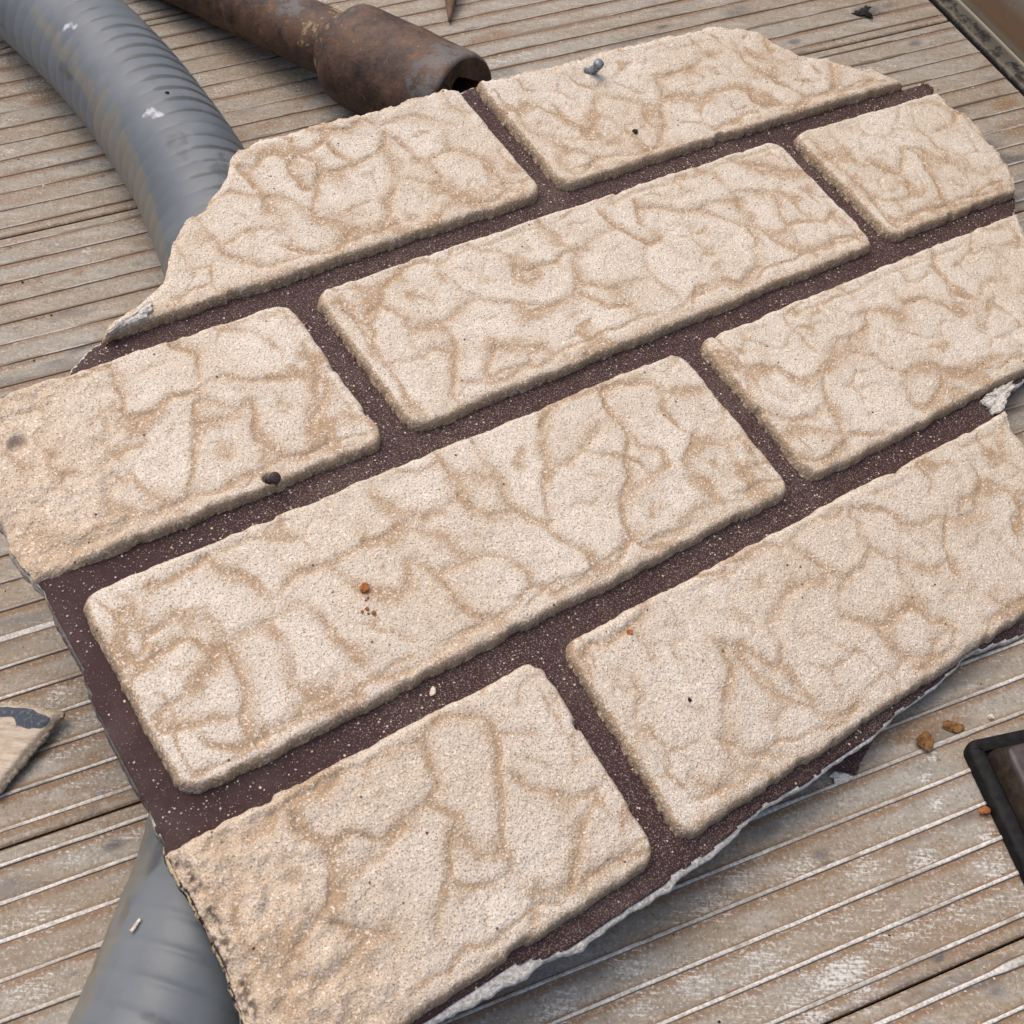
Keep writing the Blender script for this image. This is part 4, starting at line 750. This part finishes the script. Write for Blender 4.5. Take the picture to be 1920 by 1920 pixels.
# ------------------------------------------------------------------ things stuck in or lying on the panel
def lump(name, c, r, mat, label, cat, seed, sq=(1, 1, 1), loc=None, group=None, parent=None):
    import bmesh
    bm = bmesh.new(); bmesh.ops.create_icosphere(bm, subdivisions=3, radius=1)
    V = np.array([v.co[:] for v in bm.verts]); F = np.array([[v.index for v in f.verts] for f in bm.faces]); bm.free()
    rg = np.random.default_rng(seed); D = rg.normal(size=(9, 3)); D /= np.linalg.norm(D, axis=1)[:, None]
    k = np.ones(len(V))
    for d in D: k = np.minimum(k, rg.uniform(.55, .9) / np.maximum(V @ d, .05))
    k = k * (1 + .12 * (rg.random(len(V)) - .5))
    V = V * k[:, None] * np.array(sq) * r + np.array(c)
    o = mesh_obj(name, V, [F], mat, parent, None, smooth=False, loc=c)
    if label: tag(o, label, cat, group)
    return o
def pw(px, w): 
    uv = on_panel([px], w); return Spt(uv[:, 0], uv[:, 1], np.array([w]))[0]
PN = PR[:, 2]
def rod(name, pts, rads, mat, parent=None, m=20, loc=None):
    pts = np.array(pts, float); n = len(pts); T = np.gradient(pts, axis=0); T /= np.linalg.norm(T, axis=1)[:, None]
    ref = np.array([.3, .9, .2]); ref /= np.linalg.norm(ref); u = np.cross(T, ref); u /= np.linalg.norm(u, axis=1)[:, None]; v = np.cross(T, u)
    a = np.arange(m) / m * tau
    P = pts[:, None, :] + np.array(rads)[:, None, None] * (np.cos(a)[None, :, None] * u[:, None, :] + np.sin(a)[None, :, None] * v[:, None, :])
    return mesh_obj(name, P.reshape(-1, 3), [tube_faces(n, m)[:, ::-1], np.arange(m)[None, :], np.arange((n - 1) * m, n * m)[None, ::-1]], mat, parent, None, loc=loc)
nb0 = pw((503, 895), HB)
nl = thing("nail", "dark rusty nail sticking out of the brick at the left edge of the panel", "nail", nb0)
ndir = PN * .72 + np.array([.62, .12, 0]) * .75; ndir /= np.linalg.norm(ndir)
tip = pw((516, 896), HB + .0032); ndir = tip - (nb0 - PN * .0015); nlen = np.linalg.norm(ndir); ndir /= nlen
rod("shank", [nb0 - PN * .0022, nb0 - PN * .0015 + ndir * nlen * .9], [.00085, .00085], M['nail'], nl)
rod("nail_head", [tip - ndir * .0009, tip - ndir * .0007, tip - ndir * .0001, tip + ndir * .0005, tip + ndir * .0007], [.0009, .0017, .0019, .0016, .0009], M['nail'], nl)
sb0 = pw((1104, 134), HB - .001)
sw = thing("bent_screw", "bent grey screw sticking out of the brick in the panel's top row", "screw", sb0)
s1, s2, s3 = pw((1112, 131), HB + .0014), pw((1119, 126), HB + .0034), pw((1123, 119), HB + .0056)
cv = catmull([sb0 - PN * .0006, s1, s2, s3], 8)
rod("shank", cv, [.00155 + .00025 * (i % 2) for i in range(len(cv))], M['zinc'], sw)
sd3 = s3 - s2; sd3 /= np.linalg.norm(sd3)
rod("screw_head", [s3 - sd3 * .0012, s3 - sd3 * .0008, s3 + sd3 * .0006, s3 + sd3 * .0012], [.0014, .0022, .0021, .0012], M['zinc'], sw)
lump("crumb", pw((683, 1100), HB + .0003), .0017, M['crumb'], "orange clay crumb lying on the middle brick of the panel", "crumb", 1, (1, 1.15, .7))
GRP = "small orange crumbs beside the larger crumb"
for i, (x, y) in enumerate([(690, 1121), (688, 1142), (679, 1147), (701, 1149)]):
    lump("grit", pw((x, y), HB + .0002), .0005 + .0002 * (i % 2), M['crumb'], "tiny tan crumb just below the orange crumb on the middle brick", "crumb", 20 + i, group=GRP)
lump("crumb", pw((1191, 247), HB + .0002), .0014, M['soot'], "dark brown speck of dirt on the top row brick right of the screw", "crumb", 3, (1, 1, .6))
lump("crumb", pw((811, 1297), .0007), .0013, M['pale'], "pale plaster crumb lying in the maroon joint above the bottom row", "crumb", 4, (.7, 1.3, .4))
lump("crumb", pw((1181, 1185), HB + .0002), .0010, M['crumb'], "small brown pebble at the left end of the bottom right brick", "crumb", 9, (1, 1, .7))
lump("crumb", pw((1293, 1313), HB + .0001), .0009, M['soot'], "dark brown fleck in the middle of the bottom right brick", "crumb", 10, (.8, 1, .5))

# ------------------------------------------------------------------ things on the floor
lump("rust_flake", at_z((1733, 1388), ZF + .0016), .0036, M['rust'], "crumbly orange-brown rust flake on the floor near the black-rimmed block", "rust flake", 5, (.85, 1.1, .28))
lump("rust_flake", at_z((1787, 1362), ZF + .0008), .0030, M['rust'], "thin rust scale between the orange rust flake and the black-rimmed block", "rust flake", 6, (1.2, .8, .18))
lump("crumb", at_z((1846, 1521), ZF + .0010), .0020, M['crumb'], "small orange crumb on the floor against the black rubber rim", "crumb", 7, (1, .8, .7))
lump("crumb", at_z((1858, 1345), ZF + .0008), .0011, M['pale'], "tiny white chip on the floor above the black-rimmed block", "crumb", 8)
HT, hp = hose_mark((247, 1730), .002)
slab("plastic_chip", [hp + np.array(d) for d in ((-.0012, -.0016, .0008), (-.0004, -.0020, .0008), (.0012, .0012, .0008), (.0004, .0016, .0008))], (0, 0, 1), .0006, M['pale'], None, loc=hp, jit=.0001)
tag(bpy.data.objects["plastic_chip"], "tiny white plastic chip lying on the lower stretch of hose", "chip")
lump("grit", hose_mark((318, 169), .002)[1], .0009, M['soot'], "tiny black grain stuck on the upper stretch of hose", "grit", 12)
# scorched leaf scrap at the top right
lp = lambda x, y, z=.0006: at_z((x, y), ZF + z)
slab("leaf_scrap", [lp(1598, 25), lp(1612, 18), lp(1622, 11, .002), lp(1634, 14, .003), lp(1628, 20, .002), lp(1638, 33, .002), lp(1631, 35), lp(1620, 27, .0015), lp(1612, 29)], (0, -.2, 1), .0006, M['soot'], None, loc=lp(1620, 24), jit=.0005)
tag(bpy.data.objects["leaf_scrap"], "black scorched leaf scrap on the ribbed floor above the panel's top right corner", "leaf")
# pointed stake at the top edge
st0, st1 = at_z((843, 42), ZF + .0016), at_z((846, -4), ZF + .0045)
sdv = st1 - st0; sdv /= np.linalg.norm(sdv)
stv = [st0 + sdv * t for t in (0, .004, .010, .018, .030, .060, .11)]; stv = [p + np.array([0, 0, .0016 * min(1, i / 3)]) for i, p in enumerate(stv)]
stk = rod("stake", stv, [.0004, .0013, .0026, .0037, .0042, .0044, .0044], M['wood'], None, m=7, loc=st0)
tag(stk, "brown pointed wooden stake tip poking in at the top edge beyond the pipe", "stake")
# --- broken shard of board at the left
sp0, sp1, sp2 = at_z((112, 1336), ZF + .0065), at_z((0, 1318), ZF + .0085), at_z((0, 1474), ZF + .0050)
n_ = np.cross(sp1 - sp0, sp2 - sp0); n_ /= np.linalg.norm(n_); n_ = n_ * np.sign(n_[2]); ax_ = (sp0 - sp1) / np.linalg.norm(sp0 - sp1); ay_ = np.cross(n_, ax_)
def on_plane(px, o, n):
    r = ray(px); c = np.array([0, 0, CAM_H]); t = ((o - c) @ n) / (r @ n); return c + r * t[:, None]
SHP = [(-70, 1330), (0, 1317), (50, 1321), (85, 1329), (113, 1335), (108, 1345), (100, 1352), (75, 1385), (40, 1424), (15, 1456), (0, 1474), (-45, 1500), (-110, 1440), (-120, 1370)]
sq = on_plane(SHP, sp0, n_) - sp0; SQ = np.stack([sq @ ax_, sq @ ay_], 1)
if np.sum(SQ[:, 0] * np.roll(SQ[:, 1], -1) - np.roll(SQ[:, 0], -1) * SQ[:, 1]) < 0: SQ = SQ[::-1]
PTC = on_plane([(-60, 1335), (0, 1317), (20, 1322), (45, 1327), (96, 1346), (90, 1362), (75, 1366), (60, 1362), (55, 1368), (30, 1362), (22, 1345), (0, 1347), (-40, 1352)], sp0, n_) - sp0; PTC = np.stack([PTC @ ax_, PTC @ ay_], 1)
us = np.arange(SQ[:, 0].min() - .001, SQ[:, 0].max() + .001, .0006); vs = np.arange(SQ[:, 1].min() - .001, SQ[:, 1].max() + .001, .0006)
ssd = lambda u, v: poly_sd(SQ, u, v) + .0012 * (fbm(u * 300, v * 300, 241, 3) - .5)
U, V, F = cut_grid(us, vs, ssd); so = ssd(U, V)
ptn = poly_sd(PTC, U, V); pt_ = sstep(-.0009, .0009, ptn + .0022 * (fbm(U * 260, V * 260, 243, 3) - .5)) * sstep(.0004, .0016, so)
hh = .0009 * (fbm(U * 120, V * 260, 245, 3) - .5) - .0012 * (1 - sstep(0, .0016, so))
to3 = lambda u, v, w_: sp0 + u[:, None] * ax_ + v[:, None] * ay_ + np.asarray(w_)[:, None] * n_
E = border_edges(F); bi, inv = np.unique(E, return_inverse=True); Ei = inv.reshape(E.shape); n0 = len(U); nb_ = len(bi)
cU, cV = U.mean(), V.mean(); dr = np.stack([U[bi] - cU, V[bi] - cV], 1); dr /= np.linalg.norm(dr, axis=1)[:, None]
Vt = [to3(U, V, hh)]; Fs = [F]; pi = E; At = [np.stack([pt_, 1 - sstep(.0002, .0012, so), 0 * U], -1)]; prev = None
for li_, (o_, w_) in enumerate(((.0009, -.0014), (.0012, -.0024), (.0007, -.0034), (-.003, -.0042))):
    jn = .0009 * (fbm(U[bi] * 700, V[bi] * 700, 251 + li_, 2) - .5)
    Vt.append(to3(U[bi] + dr[:, 0] * (o_ + jn), V[bi] + dr[:, 1] * (o_ + jn), np.full(nb_, w_) + jn)); cur = n0 + li_ * nb_ + Ei
    Fs.append(np.stack([pi[:, 1], pi[:, 0], cur[:, 0], cur[:, 1]], 1)); pi = cur; At.append(np.tile([0, 1, 0], (nb_, 1)))
shard = mesh_obj("board_shard", np.vstack(Vt), Fs, M['shard'], None, np.vstack(At), loc=sp0 - n_ * .004)
tag(shard, "broken beige board shard with blue-grey paint patch at the left edge", "board piece")
# --- dark block with a rubber rim at the right
bo = at_z((1805, 1395), ZF + .003); bx = np.append(E1, 0); by = np.append(-E2, 0)      # bx along ribs, by towards the camera
bxr = at_z((1920, 1640), ZF + .003) - bo; by = bxr / np.linalg.norm(bxr); bx = np.cross(np.array([0, 0, 1.]), by) ; bx = bx / np.linalg.norm(bx)
blk = thing("rimmed_block", "dark brown block with thick black rubber rim on the floor at right edge", "block", (bo[0] + .03 * bx[0], bo[1] + .03 * bx[1], ZF))
def rbox(name, x0, x1, y0, y1, r, prof, mat):
    """rounded rectangle swept up a profile of (inset, height)"""
    n = 10; ring = []
    for cx, cy, a0 in ((x0 + r, y0 + r, math.pi), (x1 - r, y0 + r, 1.5 * math.pi), (x1 - r, y1 - r, 0), (x0 + r, y1 - r, .5 * math.pi)):
        for a in np.linspace(a0, a0 + math.pi / 2, n): ring.append((cx, cy, math.cos(a), math.sin(a)))
    ring = np.array(ring); out = []
    base = np.array([bo[0], bo[1], ZF])
    for ins, h in prof:
        rr = max(r - ins, 0); x = ring[:, 0] + ring[:, 2] * (r - ins); y = ring[:, 1] + ring[:, 3] * (r - ins)
        out.append(base + x[:, None] * bx + y[:, None] * by + np.array([0, 0, h]) + .00025 * (RNG.random((len(ring), 3)) - .5))
    m = len(ring); V = np.vstack(out)
    return mesh_obj(name, V, [tube_faces(len(prof), m), np.arange((len(prof) - 1) * m, len(prof) * m)[None, :]], mat, blk, None)
rbox("rubber_rim", 0, .075, 0, .11, .0035, [(0, .0002), (-.0002, .0032), (.0001, .0044), (.0006, .0050), (.0022, .0053), (.0042, .0054), (.0049, .0050), (.0053, .0040)], M['rubber'])
rbox("block_body", .0048, .070, .0048, .105, .0030, [(0, .003), (.0002, .0062), (.0010, .0090), (.0022, .0118), (.0028, .0124)], M['bevel'])
rbox("cover_plate", .0074, .0676, .0074, .1026, .0022, [(0, .0120), (.0001, .0127), (.0006, .0132), (.0012, .0134)], M['plate'])

# ------------------------------------------------------------------ loose sand and dirt nobody could count
def grains(name, label, cat, pts, size, mat, seed, loc):
    rg = np.random.default_rng(seed); n = len(pts); k = 6
    oct_ = np.array([[1, 0, 0], [0, 1, 0], [-1, 0, 0], [0, -1, 0], [0, 0, .8], [0, 0, -.8]], float)
    fc = np.array([[0, 1, 4], [1, 2, 4], [2, 3, 4], [3, 0, 4], [1, 0, 5], [2, 1, 5], [3, 2, 5], [0, 3, 5]])
    V = pts[:, None, :] + oct_[None] * (size[:, None] * rg.uniform(.6, 1.4, (n, 6)))[..., None]
    F = (np.arange(n) * k)[:, None, None] + fc[None]
    o = mesh_obj(name, V.reshape(-1, 3), [F.reshape(-1, 3)], mat, None, None, smooth=False, loc=loc)
    return tag(o, label, cat, kind="stuff")
rg = np.random.default_rng(77)
gu = rg.uniform(OUV[:, 0].min(), OUV[:, 0].max(), 60000); gv = rg.uniform(0, .3, 60000)
inb = np.zeros(len(gu), bool)
for a, b, r, ex in BR:
    v0, v1 = row(r); inb |= (gu > a - .0006) & (gu < b + .0006) & (gv > v0 - .0006) & (gv < v1 + .0006)
gu, gv = gu[~inb], gv[~inb]; ok = poly_sd(OUV, gu, gv) > .0015; gu, gv = gu[ok], gv[ok]
pr_ = .25 + .75 * sstep(.35, .65, fbm(gu * 45, gv * 45, 401, 2)); ok = rg.random(len(gu)) < pr_; gu, gv = gu[ok][:2600], gv[ok][:2600]
gs = .00012 + .00026 * rg.random(len(gu)) ** 4
grains("sand_grains", "fine pale sand grains scattered along the maroon joints", "sand", Spt(gu, gv, .00018 + gs * .5), gs, M['pale'], 5, panel.location)
fe = rg.uniform(-.2, .41, 5200); fn = rg.uniform(.02, .62, 5200)
keep = rg.random(5200) < .2 + .8 * sstep(.4, .65, fbm(fe * 25, fn * 25, 411, 2)); fe, fn = fe[keep], fn[keep]
ph_ = np.round((OFF - fn) / SP); snap = rg.random(len(fn)) < .45; fn = np.where(snap, OFF - SP * ph_ - rg.uniform(.0009, .0022, len(fn)), fn)
fs = .00013 + .00045 * rg.random(len(fe)) ** 5
fp = fe[:, None] * np.append(E1, 0) + fn[:, None] * np.append(E2, 0); fp[:, 2] = ZF + .0001 + fs * .5
h = len(fp) // 2
grains("dirt_grains", "dark grains of dirt scattered between the ribs of the metal floor", "dirt", fp[:h], fs[:h], M['soot'], 6, (0, .3, ZF))
grains("dust_grains", "pale grains of plaster dust scattered between the ribs of the metal floor", "dust", fp[h:], fs[h:], M['pale'], 7, (0, .3, ZF))
